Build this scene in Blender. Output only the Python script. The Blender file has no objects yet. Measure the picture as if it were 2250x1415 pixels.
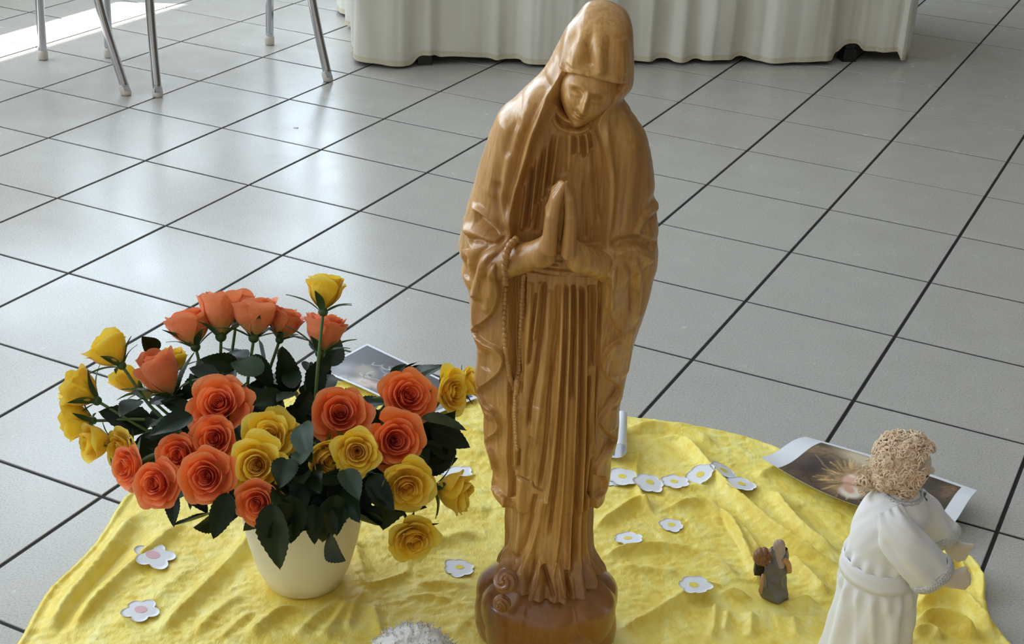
import bpy, bmesh, math, random
import numpy as np
from mathutils import Vector, Matrix
random.seed(7); rng = np.random.default_rng(11)
sc = bpy.context.scene
COL = sc.collection
# ------------------------------------------------------------------ camera
CAM = np.array([-0.06895, -1.64638, 1.25337])
RW = np.array([[0.998831, 0.02074, 0.043667], [0.048342, -0.428526, -0.902235], [0.0, 0.903291, -0.429027]])
FPX = 3271.3066
cd = bpy.data.cameras.new('camera'); cam = bpy.data.objects.new('camera', cd); COL.objects.link(cam)
cd.sensor_fit = 'HORIZONTAL'; cd.sensor_width = 36.0; cd.lens = FPX / 2250 * 36.0
cd.clip_start = 0.05; cd.clip_end = 60
m = Matrix.Identity(4)
for i in range(3):
    m[i][0] = RW[0][i]; m[i][1] = -RW[1][i]; m[i][2] = -RW[2][i]; m[i][3] = CAM[i]
cam.matrix_world = m
sc.camera = cam
# ------------------------------------------------------------------ world, daylight, exposure
w = bpy.data.worlds.new('hall'); sc.world = w; w.use_nodes = True
w.node_tree.nodes['Background'].inputs[0].default_value = (1.0, 0.95, 0.86, 1)
w.node_tree.nodes['Background'].inputs[1].default_value = 0.39
sc.view_settings.view_transform = 'Standard'; sc.view_settings.look = 'None'
sc.view_settings.exposure = 0.27; sc.view_settings.gamma = 1.0; sc.view_settings.use_curve_mapping = False
UB = np.array([0.432039, 0.901855, 0.0])       # along the window wall (and one tile direction)
UN = np.array([0.901855, -0.432039, 0.0])      # from the window wall into the hall (other tile direction)
def wallp(t, n, z): return UB * t + UN * n + np.array([0, 0, z])
sun = bpy.data.objects.new('sun', bpy.data.lights.new('sun', 'SUN')); COL.objects.link(sun)
sun.data.energy = 14.0; sun.data.angle = 0.009; sun.data.color = (1, 0.97, 0.92)
_d = Vector((0.998 * math.cos(math.radians(46.8)), 0.07 * math.cos(math.radians(46.8)), -math.sin(math.radians(46.8))))
sun.rotation_euler = _d.to_track_quat('-Z', 'Y').to_euler()
WINS = [(-3.0, -1.5), (-1.2, 0.1), (0.4, 1.96), (2.3, 3.8), (4.1, 5.5)]
for k, (t0, t1) in enumerate(WINS):
    ld = bpy.data.lights.new('window_daylight', 'AREA'); lo = bpy.data.objects.new('window_daylight', ld); COL.objects.link(lo)
    ld.shape = 'RECTANGLE'; ld.size = t1 - t0; ld.size_y = 1.55; ld.energy = 28 * (t1 - t0); ld.color = (0.70, 0.85, 1.0)
    lo.location = wallp((t0 + t1) / 2, -3.5, 1.8)
    zz = -Vector(UN); xx = Vector(UB); yy = zz.cross(xx)
    lo.rotation_euler = Matrix((xx, yy, zz)).transposed().to_euler()

# ------------------------------------------------------------------ helpers
def ray(px, py):
    d = np.array([(px - 1125) / FPX, (py - 707.5) / FPX, 1.0]); return d @ RW
def at(px, py, Y):                    # point of the plane y = Y seen at that place of the photograph
    d = ray(px, py); return CAM + d * ((Y - CAM[1]) / d[1])
def atz(px, py, Z=0.0):
    d = ray(px, py); return CAM + d * ((Z - CAM[2]) / d[2])
def proj(P):
    C = (np.atleast_2d(P) - CAM) @ RW.T
    return np.stack([1125 + FPX * C[:, 0] / C[:, 2], 707.5 + FPX * C[:, 1] / C[:, 2]], 1)
def tag(o, label=None, cat=None, group=None, kind=None):
    if label: o['label'] = label
    if cat: o['category'] = cat
    if group: o['group'] = group
    if kind: o['kind'] = kind
    return o
def empty(name, loc=(0, 0, 0), rz=0.0):
    o = bpy.data.objects.new(name, None); COL.objects.link(o); o.location = loc; o.rotation_euler = (0, 0, rz)
    o.empty_display_size = 0.02; return o
def npmesh(name, V, F, smooth=True):
    V = np.asarray(V, np.float32); F = np.asarray(F, np.int32)
    me = bpy.data.meshes.new(name); me.vertices.add(len(V)); me.vertices.foreach_set('co', V.ravel())
    k = F.shape[1]; me.loops.add(F.size); me.loops.foreach_set('vertex_index', F.ravel())
    me.polygons.add(len(F)); me.polygons.foreach_set('loop_start', np.arange(0, F.size, k, dtype=np.int32))
    try: me.polygons.foreach_set('loop_total', np.full(len(F), k, np.int32))
    except Exception: pass
    me.update(calc_edges=True)
    if smooth: me.polygons.foreach_set('use_smooth', np.ones(len(F), bool))
    me.validate(); return me
def grid_faces(nr, nc, wrap=False):
    r = np.arange(nr - 1)[:, None]; c = np.arange(nc if wrap else nc - 1)[None, :]
    c2 = (c + 1) % nc
    return np.stack([r * nc + c, r * nc + c2, (r + 1) * nc + c2, (r + 1) * nc + c], -1).reshape(-1, 4)
def obj(name, me, mat=None, parent=None, loc=None):
    o = bpy.data.objects.new(name, me); COL.objects.link(o)
    if mat is not None and me is not None and not me.materials: me.materials.append(mat)
    if parent is not None: o.parent = parent
    if loc is not None: o.location = loc
    return o
class MB:                              # collects shapes for ONE mesh
    def __init__(s): s.v = []; s.f = []
    def add(s, V, F):
        n = len(s.v); s.v += [tuple(map(float, p)) for p in V]; s.f += [tuple(int(i) + n for i in q) for q in F]; return s
    def box(s, c, d, R=None, taper=1.0):
        P = np.array([[x, y, z] for z in (-1, 1) for y in (-1, 1) for x in (-1, 1)], float) * np.array(d) / 2
        P[4:, :2] *= taper
        if R is not None: P = P @ np.array(R).T
        return s.add(P + np.array(c), [(0, 2, 3, 1), (4, 5, 7, 6), (0, 1, 5, 4), (2, 6, 7, 3), (0, 4, 6, 2), (1, 3, 7, 5)])
    def tube(s, pts, rad, n=10, cap=True):
        pts = np.asarray(pts, float); rad = np.broadcast_to(np.asarray(rad, float), (len(pts),))
        T = np.gradient(pts, axis=0); T /= np.linalg.norm(T, axis=1)[:, None] + 1e-12
        a = np.array([0, 0, 1.0]) if abs(T[0][2]) < 0.9 else np.array([1.0, 0, 0])
        V = []
        for p, t, r in zip(pts, T, rad):
            u = np.cross(t, a); u /= np.linalg.norm(u) + 1e-12; v = np.cross(t, u); a = np.cross(u, t)
            for k in range(n):
                an = 2 * math.pi * k / n; V.append(p + r * (math.cos(an) * u + math.sin(an) * v))
        F = [tuple(q) for q in grid_faces(len(pts), n, True)]
        if cap: F += [tuple(range(n))[::-1], tuple(range((len(pts) - 1) * n, len(pts) * n))]
        return s.add(V, F)
    def ball(s, c, r, nu=10, nv=6, R=None):
        r = np.broadcast_to(np.asarray(r, float), (3,)); V = []
        for j in range(nv + 1):
            ph = math.pi * j / nv
            for i in range(nu):
                th = 2 * math.pi * i / nu; V.append((r[0] * math.sin(ph) * math.cos(th), r[1] * math.sin(ph) * math.sin(th), r[2] * math.cos(ph)))
        V = np.array(V)
        if R is not None: V = V @ np.array(R).T
        F = []
        for q in grid_faces(nv + 1, nu, True):
            F.append(tuple(q[::-1]))
        return s.add(V + np.array(c), F)
    def lathe(s, prof, n=48, c=(0, 0, 0)):
        V = [(r * math.cos(2 * math.pi * k / n), r * math.sin(2 * math.pi * k / n), z) for r, z in prof for k in range(n)]
        return s.add(np.array(V) + np.array(c), grid_faces(len(prof), n, True))
    def mesh(s, name, smooth=True):
        me = bpy.data.meshes.new(name); me.from_pydata(s.v, [], s.f); me.update()
        if smooth: me.polygons.foreach_set('use_smooth', np.ones(len(me.polygons), bool))
        return me
    def build(s, name, mat=None, parent=None, smooth=True, loc=None): return obj(name, s.mesh(name, smooth), mat, parent, loc)
def smooth_curve(P, n=60):             # Catmull-Rom through the points
    P = np.asarray(P, float)
    if len(P) < 3:
        t = np.linspace(0, 1, n)[:, None]; return P[0] * (1 - t) + P[-1] * t
    Q = np.vstack([2 * P[0] - P[1], P, 2 * P[-1] - P[-2]]); out = []
    t = np.linspace(0, len(P) - 1 - 1e-9, n)
    for x in t:
        i = int(x); u = x - i; p0, p1, p2, p3 = Q[i:i + 4]
        out.append(0.5 * ((2 * p1) + (p2 - p0) * u + (2 * p0 - 5 * p1 + 4 * p2 - p3) * u * u + (3 * p1 - p0 - 3 * p2 + p3) * u ** 3))
    return np.array(out)
def sstep(x, a=0.0, b=1.0):
    t = np.clip((x - a) / (b - a), 0, 1); return t * t * (3 - 2 * t)
def polydist(X, Y, P):                 # distance from points to a polyline, and the running parameter 0..1
    P = np.asarray(P, float); best = np.full(X.shape, 1e9); par = np.zeros(X.shape)
    L = np.r_[0, np.cumsum(np.linalg.norm(np.diff(P, axis=0), axis=1))]; tot = L[-1] + 1e-12
    for i in range(len(P) - 1):
        d = P[i + 1] - P[i]; l2 = d @ d + 1e-18
        t = np.clip(((X - P[i, 0]) * d[0] + (Y - P[i, 1]) * d[1]) / l2, 0, 1)
        D = np.hypot(X - P[i, 0] - t * d[0], Y - P[i, 1] - t * d[1]); k = D < best
        best = np.where(k, D, best); par = np.where(k, (L[i] + t * math.sqrt(l2)) / tot, par)
    return best, par
def polysd(X, Y, P):                   # signed distance to a closed polygon, positive inside
    P = np.asarray(P, float); D, _ = polydist(X, Y, np.vstack([P, P[:1]])); ins = np.zeros(X.shape, bool)
    for i in range(len(P)):
        x0, y0 = P[i]; x1, y1 = P[(i + 1) % len(P)]
        if y0 == y1: continue
        ins ^= ((y0 > Y) != (y1 > Y)) & (X < (x1 - x0) * (Y - y0) / (y1 - y0) + x0)
    return np.where(ins, D, -D)
_perm = rng.random((64, 64))
def vnoise(x, y):                      # smooth value noise on a periodic lattice, -1..1
    xi = np.floor(x).astype(int); yi = np.floor(y).astype(int); fx = x - xi; fy = y - yi
    fx = fx * fx * (3 - 2 * fx); fy = fy * fy * (3 - 2 * fy); g = lambda a, b: _perm[a % 64, b % 64]
    return 2 * ((g(xi, yi) * (1 - fx) + g(xi + 1, yi) * fx) * (1 - fy) + (g(xi, yi + 1) * (1 - fx) + g(xi + 1, yi + 1) * fx) * fy) - 1
# ------------------------------------------------------------------ materials
def srgb(r, g, b):
    return tuple(((c / 255) / 12.92 if c / 255 <= 0.04045 else ((c / 255 + 0.055) / 1.055) ** 2.4) for c in (r, g, b)) + (1.0,)
class Mat:
    def __init__(s, name, color=(0.8, 0.8, 0.8, 1), rough=0.5, **kw):
        s.m = bpy.data.materials.new(name); s.m.use_nodes = True; s.t = s.m.node_tree; s.b = s.t.nodes['Principled BSDF']
        s.b.inputs['Base Color'].default_value = color; s.b.inputs['Roughness'].default_value = rough
        for k, v in kw.items(): s.b.inputs[k.replace('_', ' ')].default_value = v
    def n(s, typ, **kw):
        nd = s.t.nodes.new(typ)
        for k, v in kw.items():
            if k.startswith('i_'):
                key = k[2:].replace('_', ' '); nd.inputs[int(key) if key.isdigit() else key].default_value = v
            else: setattr(nd, k, v)
        return nd
    def l(s, a, b): s.t.links.new(a, b)
    def coord(s, scale=(1, 1, 1), kind='Object', rot=(0, 0, 0)):
        tc = s.n('ShaderNodeTexCoord'); mp = s.n('ShaderNodeMapping'); mp.inputs['Scale'].default_value = scale; mp.inputs['Rotation'].default_value = rot
        s.l(tc.outputs[kind], mp.inputs[0]); return mp.outputs[0]
    def noise(s, vec, scale=5, detail=3, rough=0.5, dist=0.0):
        nd = s.n('ShaderNodeTexNoise'); nd.inputs['Scale'].default_value = scale; nd.inputs['Detail'].default_value = detail
        nd.inputs['Roughness'].default_value = rough; nd.inputs['Distortion'].default_value = dist; s.l(vec, nd.inputs['Vector']); return nd.outputs[0]
    def ramp(s, fac, stops, interp='LINEAR'):
        nd = s.n('ShaderNodeValToRGB'); cr = nd.color_ramp; cr.interpolation = interp
        while len(cr.elements) < len(stops): cr.elements.new(0.5)
        for e, (p, c) in zip(cr.elements, stops): e.position = p; e.color = c
        s.l(fac, nd.inputs[0]); return nd.outputs[0]
    def mix(s, fac, a, b, mode='MIX'):
        nd = s.n('ShaderNodeMix', data_type='RGBA', blend_type=mode)
        for v, i in ((fac, 0), (a, 6), (b, 7)):
            if isinstance(v, (int, float, tuple)): nd.inputs[i].default_value = v
            else: s.l(v, nd.inputs[i])
        return nd.outputs[2]
    def math(s, op, a, b=0.0):
        nd = s.n('ShaderNodeMath', operation=op)
        for v, i in ((a, 0), (b, 1)):
            if isinstance(v, (int, float)): nd.inputs[i].default_value = v
            else: s.l(v, nd.inputs[i])
        return nd.outputs[0]
    def bump(s, h, strength=0.3, dist=0.001):
        nd = s.n('ShaderNodeBump'); nd.inputs['Strength'].default_value = strength; nd.inputs['Distance'].default_value = dist
        s.l(h, nd.inputs['Height']); s.l(nd.outputs[0], s.b.inputs['Normal']); return s
    def base(s, c): s.l(c, s.b.inputs['Base Color']); return s
    def attr(s, name='Col'):
        nd = s.n('ShaderNodeVertexColor'); nd.layer_name = name; return nd.outputs[0]
def colattr(me, C, name='Col'):        # colour per vertex (pigment, print)
    a = me.color_attributes.new(name, 'FLOAT_COLOR', 'POINT'); C = np.asarray(C, np.float32)
    if C.shape[1] == 3: C = np.hstack([C, np.ones((len(C), 1), np.float32)])
    a.data.foreach_set('color', C.ravel())
# ================================================================== the setting
T = 0.31
M_tile = Mat('floor_tile', rough=0.3, Specular_IOR_Level=0.5)
_v = M_tile.coord(kind='Object')
_oi = M_tile.n('ShaderNodeObjectInfo')
_off = M_tile.n('ShaderNodeVectorMath', operation='ADD'); M_tile.l(_v, _off.inputs[0])
_cmb = M_tile.n('ShaderNodeCombineXYZ'); M_tile.l(M_tile.math('MULTIPLY', _oi.outputs['Random'], 37.0), _cmb.inputs[0]); M_tile.l(_cmb.outputs[0], _off.inputs[1])
_n1 = M_tile.noise(_off.outputs[0], 300, 3, 0.65); _n2 = M_tile.noise(_off.outputs[0], 170, 2, 0.6); _n3 = M_tile.noise(_off.outputs[0], 9, 3)
_c = M_tile.ramp(_n1, [(0.34, srgb(152, 148, 141)), (0.46, srgb(179, 175, 168)), (0.58, srgb(190, 186, 179)), (0.72, srgb(200, 196, 189))])
_c = M_tile.mix(M_tile.ramp(_n2, [(0.26, (0.45, 0.45, 0.45, 1)), (0.36, (0, 0, 0, 1))]), _c, srgb(96, 92, 85))
_c = M_tile.mix(0.35, _c, M_tile.ramp(_n3, [(0.3, srgb(174, 170, 163)), (0.7, srgb(188, 184, 177))]))
M_tile.base(_c)
M_tile.l(M_tile.ramp(_n3, [(0.3, (0.22, 0.22, 0.22, 1)), (0.7, (0.28, 0.28, 0.28, 1))]), M_tile.b.inputs['Roughness'])
M_slab = Mat('floor_grout', rough=0.8)
_v = M_slab.coord(); _s = M_slab.n('ShaderNodeSeparateXYZ'); M_slab.l(_v, _s.inputs[0])
_gx = [M_slab.math('GREATER_THAN', M_slab.math('ABSOLUTE', M_slab.math('SUBTRACT', M_slab.math('FRACT', M_slab.math('DIVIDE', _s.outputs[k], T)), 0.5)), 0.4903) for k in (0, 1)]
M_slab.base(M_slab.mix(M_slab.math('MAXIMUM', _gx[0], _gx[1]), srgb(154, 151, 145), srgb(14, 13, 13)))
GB = np.array([5.40963214, -3.90406567])            # grid coordinates of the world origin
GROT = math.atan2(-0.432039, 0.901855)
def grid_pt(a, b): return (UN * (a - GB[0]) + UB * (b - GB[1])) * T
floor = MB().box((0, 0, -0.0517), (60 * T, 60 * T, 0.1)).build('floor', M_slab.m, smooth=False)
floor.rotation_euler = (0, 0, GROT)
o_ = grid_pt(round(GB[0]), round(GB[1])); floor.location = (o_[0], o_[1], 0)
tag(floor, 'pale grey speckled tile floor with dark joints', kind='structure')
bm = bmesh.new(); bmesh.ops.create_cube(bm, size=1.0)
g = 0.0070
for v in bm.verts: v.co = Vector((v.co.x * (T - g), v.co.y * (T - g), v.co.z * 0.008 - 0.004))
bmesh.ops.bevel(bm, geom=[e for e in bm.edges if all(v.co.z > -0.001 for v in e.verts)], offset=0.0008, segments=2, affect='EDGES', profile=0.6)
tile_me = bpy.data.meshes.new('tile'); bm.to_mesh(tile_me); bm.free(); tile_me.materials.append(M_tile.m)
cand = []
for a in range(-14, 14):
    for b in range(-10, 22):
        c = grid_pt(a + 0.5, b + 0.5)
        P = np.array([grid_pt(a + i, b + j) for i in (0, 1) for j in (0, 1)])
        if (P[:, 1] < -1.3).any(): continue
        q = proj(P); x0, y0 = q.min(0); x1, y1 = q.max(0)
        if x1 > -260 and x0 < 2510 and y1 > -60 and y0 < 1750: cand.append((y0, c, a, b))
cand.sort(key=lambda k: -k[0])
for _, c, a, b in cand[:295]:
    o = obj('tile', tile_me, None, floor)
    o.location = ((a + 0.5 - round(GB[0])) * T, (b + 0.5 - round(GB[1])) * T, rng.normal() * 0.00015)
    o.rotation_euler = (rng.normal() * 0.0006, rng.normal() * 0.0006, 0)
# window wall outside the frame on the left, ceiling
M_wall = Mat('painted_wall', srgb(226, 222, 212), 0.8)
WN = -3.6
M_wall2 = Mat('dim_wall', srgb(150, 138, 122), 0.8)
mb = MB(); Rw = np.array([UB, UN, [0, 0, 1]]).T
def wbox(t0, t1, z0, z1, n0=WN - 0.2, n1=WN): mb.box(wallp((t0 + t1) / 2, (n0 + n1) / 2, (z0 + z1) / 2), (t1 - t0, n1 - n0, z1 - z0), Rw)
wbox(-6, 9, 0, 1.0); wbox(-6, 9, 2.6, 3.3)
ed = [-6] + [e for w_ in WINS for e in w_] + [9]
for k in range(0, len(ed), 2): wbox(ed[k], ed[k + 1], 1.0, 2.6)
o = mb.build('wall_left', M_wall.m, smooth=False); tag(o, 'painted wall with a row of windows', kind='structure')
for k, (t0, t1) in enumerate(WINS):
    mb = MB(); wbox(t0, t1, 1.0, 1.04, WN - 0.12, WN - 0.06); wbox(t0, t1, 2.56, 2.6, WN - 0.12, WN - 0.06)
    for t in (t0 + 0.02, t1 - 0.02): wbox(t - 0.02, t + 0.02, 1.04, 2.56, WN - 0.12, WN - 0.06)
    tag(mb.build('window_%d' % (k + 1), Mat('window_frame', srgb(235, 235, 232), 0.4).m, smooth=False), 'white framed window in the left wall', kind='structure')
mb = MB(); wbox(-6, 9, 2.66, 2.7, WN - 1.16, WN - 0.2)  # unseen overhang, added and sized to cut the sun patch to a narrow band
tag(mb.build('sun_trim_overhang', Mat('overhang_matte', srgb(200, 190, 170), 0.8).m, smooth=False), 'unseen overhang added outside the windows to trim the sun', kind='structure')
mb = MB(); mb.box(wallp(1.5, 1.4, 3.35), (16, 10.4, 0.1), Rw)
tag(mb.build('ceiling', Mat('ceiling_paint', srgb(235, 233, 228), 0.9).m, smooth=False), 'white painted ceiling', kind='structure')
mb = MB(); mb.box(wallp(1.5, 6.7, 1.65), (16, 0.2, 3.3), Rw); tag(mb.build('wall_right', M_wall2.m, smooth=False), 'painted wall at the far side', kind='structure')
mb = MB(); mb.box(wallp(8.6, 1.4, 1.65), (0.2, 10.4, 3.3), Rw); tag(mb.build('wall_back', M_wall2.m, smooth=False), 'painted end wall', kind='structure')
# ------------------------------------------------------------------ chairs with chrome legs
M_chrome = Mat('chrome', srgb(190, 192, 197), 0.10, Metallic=1.0)
M_cap = Mat('beige_rubber', srgb(206, 198, 188), 0.6)
M_capw = Mat('white_rubber', srgb(236, 236, 232), 0.6)
M_ply = Mat('beech_ply', srgb(176, 132, 84), 0.4)
def chair(fl_near, wv, dv, label, cap=M_cap, group=None):
    # fl_near: foot of the near left (rear) leg; wv: across; dv: towards the front legs
    fl_near = np.asarray(fl_near, float); wv = np.asarray(wv, float); dv = np.asarray(dv, float); up = np.array([0, 0, 1.0])
    ctr = fl_near + (wv + dv) / 2
    root = empty('chair', (ctr[0], ctr[1], 0)); tag(root, label, 'chair', group); r0 = np.array([ctr[0], ctr[1], 0])
    dn = dv / np.linalg.norm(dv); wn = wv / np.linalg.norm(wv)
    for s in (0, 1):
        f = fl_near + wv * s - r0
        side = wn * (1 if s == 0 else -1)
        pts = [f + up * 0.012, f + dn * 0.055 + side * 0.012 + up * 0.17, f + dn * 0.085 + side * 0.02 + up * 0.30, f + dn * 0.09 + side * 0.02 + up * 0.44]
        leg = MB().tube(smooth_curve(pts, 24), 0.0125, 14).build('leg', M_chrome.m, root)
        t = (pts[1] - pts[0]) / np.linalg.norm(pts[1] - pts[0])
        MB().tube([f + up * 0.001, f + up * 0.004, f + t * 0.022, f + t * 0.03], [0.0125, 0.0148, 0.0150, 0.0134], 14).build('foot_cap', cap.m, leg)
        f = fl_near + wv * s + dv - r0
        pts = [f + up * 0.012, f + up * 0.2 - dn * 0.012, f + up * 0.44 - dn * 0.03]
        leg = MB().tube(smooth_curve(pts, 12), 0.0125, 14).build('leg', M_chrome.m, root)
        MB().tube([f + up * 0.001, f + up * 0.004, f + up * 0.022, f + up * 0.03], [0.0125, 0.0148, 0.0150, 0.0134], 14).build('foot_cap', cap.m, leg)
    R = np.array([wn, dn, up]).T
    W = np.linalg.norm(wv) - 0.03; D = np.linalg.norm(dv) - 0.06
    u, v = np.meshgrid(np.linspace(-1, 1, 15), np.linspace(-1, 1, 15)); k = (1 - 0.06 * v * v)
    top = np.stack([u * W / 2 * k, v * D / 2, 0.455 + 0.012 * (u ** 2) - 0.008 * v], -1).reshape(-1, 3); n = len(top)
    V = np.vstack([top, top - [0, 0, 0.012]]) @ R.T; F = list(map(tuple, grid_faces(15, 15))); F += [tuple(x + n for x in q[::-1]) for q in F]
    ring = list(range(15)) + [15 * i + 14 for i in range(1, 15)] + [14 * 15 + i for i in range(13, -1, -1)] + [15 * i for i in range(13, 0, -1)]
    F += [(a, a + n, b + n, b) for a, b in zip(ring, ring[1:] + ring[:1])]
    MB().add(V, F).build('seat', M_ply.m, root)
    for s in (-1, 1):
        p = [np.array([s * W / 2, -D / 2 + 0.02, 0.43]), np.array([s * W / 2, -D / 2 - 0.02, 0.6]), np.array([s * W / 2 * 0.97, -D / 2 - 0.06, 0.82])]
        MB().tube(smooth_curve(p, 12) @ R.T, 0.0115, 12).build('back_post', M_chrome.m, root)
    u, v = np.meshgrid(np.linspace(-1, 1, 15), np.linspace(0, 1, 7))
    fr = np.stack([u * W / 2 * 1.02, -D / 2 - 0.045 - 0.03 * (1 - u * u) - 0.03 * v, 0.66 + 0.18 * v], -1).reshape(-1, 3); n = len(fr)
    V = np.vstack([fr, fr + [0, 0.012, 0]]) @ R.T; F = list(map(tuple, grid_faces(7, 15))); F += [tuple(x + n for x in q[::-1]) for q in F]
    ring = list(range(15)) + [15 * i + 14 for i in range(1, 7)] + [6 * 15 + i for i in range(13, -1, -1)] + [15 * i for i in range(5, 0, -1)]
    F += [(a, a + n, b + n, b) for a, b in zip(ring, ring[1:] + ring[:1])]
    MB().add(V, F).build('backrest', M_ply.m, root)
    return root
f1, f2, f3, f4, f5, f6 = [atz(*p) for p in ((95, 131), (240, 126), (278, 209), (347, 213), (593, 98), (721, 179))]
wv = ((f5 - f2) + (f6 - f4)) / 2; dv = ((f2 - f4) + (f5 - f6)) / 2
chair((f4 + f6 - wv) / 2, wv, dv, 'chrome legged chair beside the white covered table', group='chrome chairs')
chair(f3 - wv * 0.98, wv * 0.98, f1 - f3, 'chrome legged chair by the sun patch, cut by the left edge', group='chrome chairs')
fw = atz(2252, 47)
chair(fw - np.array([0.02, 0.41, 0]), (0.46, -0.1, 0), (0.06, 0.40, 0), 'chair at the far right edge showing only a white foot cap', cap=M_capw, group='chrome chairs')
# ------------------------------------------------------------------ table and its cloth
pL = atz(802, 146); pR = atz(2004, 137)
tv = (pR - pL) / np.linalg.norm(pR - pL); tn = np.array([-tv[1], tv[0], 0]); TL = np.linalg.norm(pR - pL); TD = 0.72
tbl = empty('folding_table', tuple((pL + pR) / 2 + tn * TD / 2)); tbl.rotation_euler = (0, 0, math.atan2(tv[1], tv[0]))
tag(tbl, 'long folding table hidden under the white cloth, black feet showing', 'table')
M_blk = Mat('black_plastic', srgb(22, 22, 24), 0.35); M_tb = Mat('table_board', srgb(190, 186, 178), 0.5)
MB().box((0, 0, 0.725), (TL - 0.04, TD - 0.04, 0.03)).build('table_top', M_tb.m, tbl, False)
def tloc(p): d = np.asarray(p) - ((pL + pR) / 2 + tn * TD / 2); return np.array([d @ tv, d @ tn])
l1 = tloc(atz(935, 146)); l2 = tloc(atz(1852, 126))
for lx in (l1[0], l2[0]):
    for ly in (-TD / 2 + 0.035, TD / 2 - 0.035):
        leg = MB().box((lx, ly, 0.37), (0.03, 0.03, 0.68)).build('leg', M_blk.m, tbl, False)
        MB().box((lx, ly, 0.02), (0.045, 0.05, 0.04), taper=0.85).build('foot', M_blk.m, leg, False)
M_cot = Mat('white_cotton', srgb(222, 218, 204), 0.9, Sheen_Weight=0.15)
_v = M_cot.coord((1, 1, 1)); _n = M_cot.noise(_v, 700, 2); _n2 = M_cot.noise(_v, 6, 3)
M_cot.base(M_cot.mix(_n2, srgb(214, 210, 196), srgb(230, 227, 216))); M_cot.bump(_n, 0.25, 0.0006)
cl = empty('tablecloth', tuple((pL + pR) / 2 + tn * TD / 2)); cl.rotation_euler = tbl.rotation_euler
tag(cl, 'white pleated cotton cloth hanging round the far table', 'tablecloth')
# perimeter of the skirt: front left corner -> right -> back -> left, pleated
def skirt(name, z0, z1, nz, amp_top, hemoff=0.0, thick=0.0):
    per = []
    L, D = TL / 2, TD / 2; rr = 0.05
    ang = lambda cx, cy, a0: [(cx + rr * math.cos(a), cy + rr * math.sin(a)) for a in np.linspace(a0, a0 + math.pi / 2, 8)]
    corner = ang(L - rr, -D + rr, -math.pi / 2) + ang(L - rr, D - rr, 0) + ang(-L + rr, D - rr, math.pi / 2) + ang(-L + rr, -D + rr, math.pi)
    C = np.array(corner + corner[:1]); seg = np.r_[0, np.cumsum(np.linalg.norm(np.diff(C, axis=0), axis=1))]
    N = 1500; sx = np.linspace(0, seg[-1], N, endpoint=False)
    X = np.interp(sx, seg, C[:, 0]); Y = np.interp(sx, seg, C[:, 1])
    tx = np.gradient(X); ty = np.gradient(Y); l = np.hypot(tx, ty); nx, ny = ty / l, -tx / l
    wave = np.tanh(2.6 * (0.75 * vnoise(sx * 9.5 + 2, sx * 0 + 5) + 0.55 * vnoise(sx * 19, sx * 0 + 9)))
    fine = vnoise(sx * 60, sx * 0 + 31) * (0.4 + 0.6 * (vnoise(sx * 4, sx * 0 + 40) > 0))
    hem = 0.012 + 0.026 * sstep(-wave, 0.1, 0.95) * (0.55 + 0.45 * vnoise(sx * 5, sx * 0 + 17)) + 0.004 * vnoise(sx * 11, sx * 0 + 23)
    for lx in (l1[0], l2[0]): hem = hem + (Y < -0.2) * 0.024 * np.exp(-((X - lx) / 0.034) ** 4)
    V = []
    zz = np.linspace(0, 1, nz)
    for u in zz:
        z = (z0 * (1 - u) + z1 * u) if z0 > 0.5 or z1 > 0.5 else 0
        zc = hem + (0.742 - hem) * (z0 * (1 - u) + z1 * u)
        k = 1 - (zc / 0.75); a = 0.007 + 0.018 * k
        offs = wave * a + fine * 0.0022 + 0.008 * vnoise(sx * 7, zc * 6 + 3) + 0.012 + thick
        V.append(np.stack([X + nx * offs, Y + ny * offs, zc + hemoff], 1))
    return np.vstack(V), grid_faces(nz, N, True), N
V, F, N = skirt('s', 0.02, 1.0, 40, 0.01)
top = np.array([[0, 0, 0.744]]); V2 = np.vstack([V, top]); ring = np.arange(39 * N, 40 * N)
me = bpy.data.meshes.new('skirt'); me.from_pydata(V2.tolist(), [], [tuple(q) for q in F.tolist()] + [(int(ring[i]), int(ring[(i + 1) % N]), len(V2) - 1) for i in range(N)])
me.polygons.foreach_set('use_smooth', np.ones(len(me.polygons), bool)); obj('drape', me, M_cot.m, cl)
M_hem = Mat('hem_stitch', srgb(212, 202, 176), 0.9)
_n = M_hem.noise(M_hem.coord(), 160, 2); M_hem.base(M_hem.mix(_n, srgb(200, 188, 158), srgb(222, 215, 194))); M_hem.bump(_n, 0.6, 0.002)
V, F, N = skirt('h', 0.0, 0.022, 4, 0.01, 0, 0.0012); obj('hem', npmesh('hem', V, F), M_hem.m, cl)
# ================================================================== carved wooden statue
M_wood = Mat('varnished_limewood', rough=0.42, Coat_Weight=0.30, Coat_Roughness=0.20)
_v = M_wood.coord((1, 1, 0.045)); _g = M_wood.noise(_v, 170, 5, 0.68, 0.5); _v2 = M_wood.coord((1, 1, 0.40)); _b = M_wood.noise(_v2, 8, 4, 0.55); _s = M_wood.noise(M_wood.coord((1, 1, 0.03), rot=(0, 0, 0.7)), 55, 3, 0.6, 0.8)
_c = M_wood.ramp(_g, [(0.28, srgb(174, 120, 58)), (0.48, srgb(203, 152, 82)), (0.62, srgb(213, 166, 96)), (0.8, srgb(223, 181, 113))])
_c = M_wood.mix(M_wood.ramp(_s, [(0.50, (0, 0, 0, 1)), (0.70, (0.42, 0.42, 0.42, 1))]), _c, srgb(144, 92, 42))
_c = M_wood.mix(M_wood.ramp(_b, [(0.42, (0, 0, 0, 1)), (0.68, (1, 1, 1, 1))]), _c, M_wood.mix(0.6, _c, srgb(138, 86, 38)))
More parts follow.
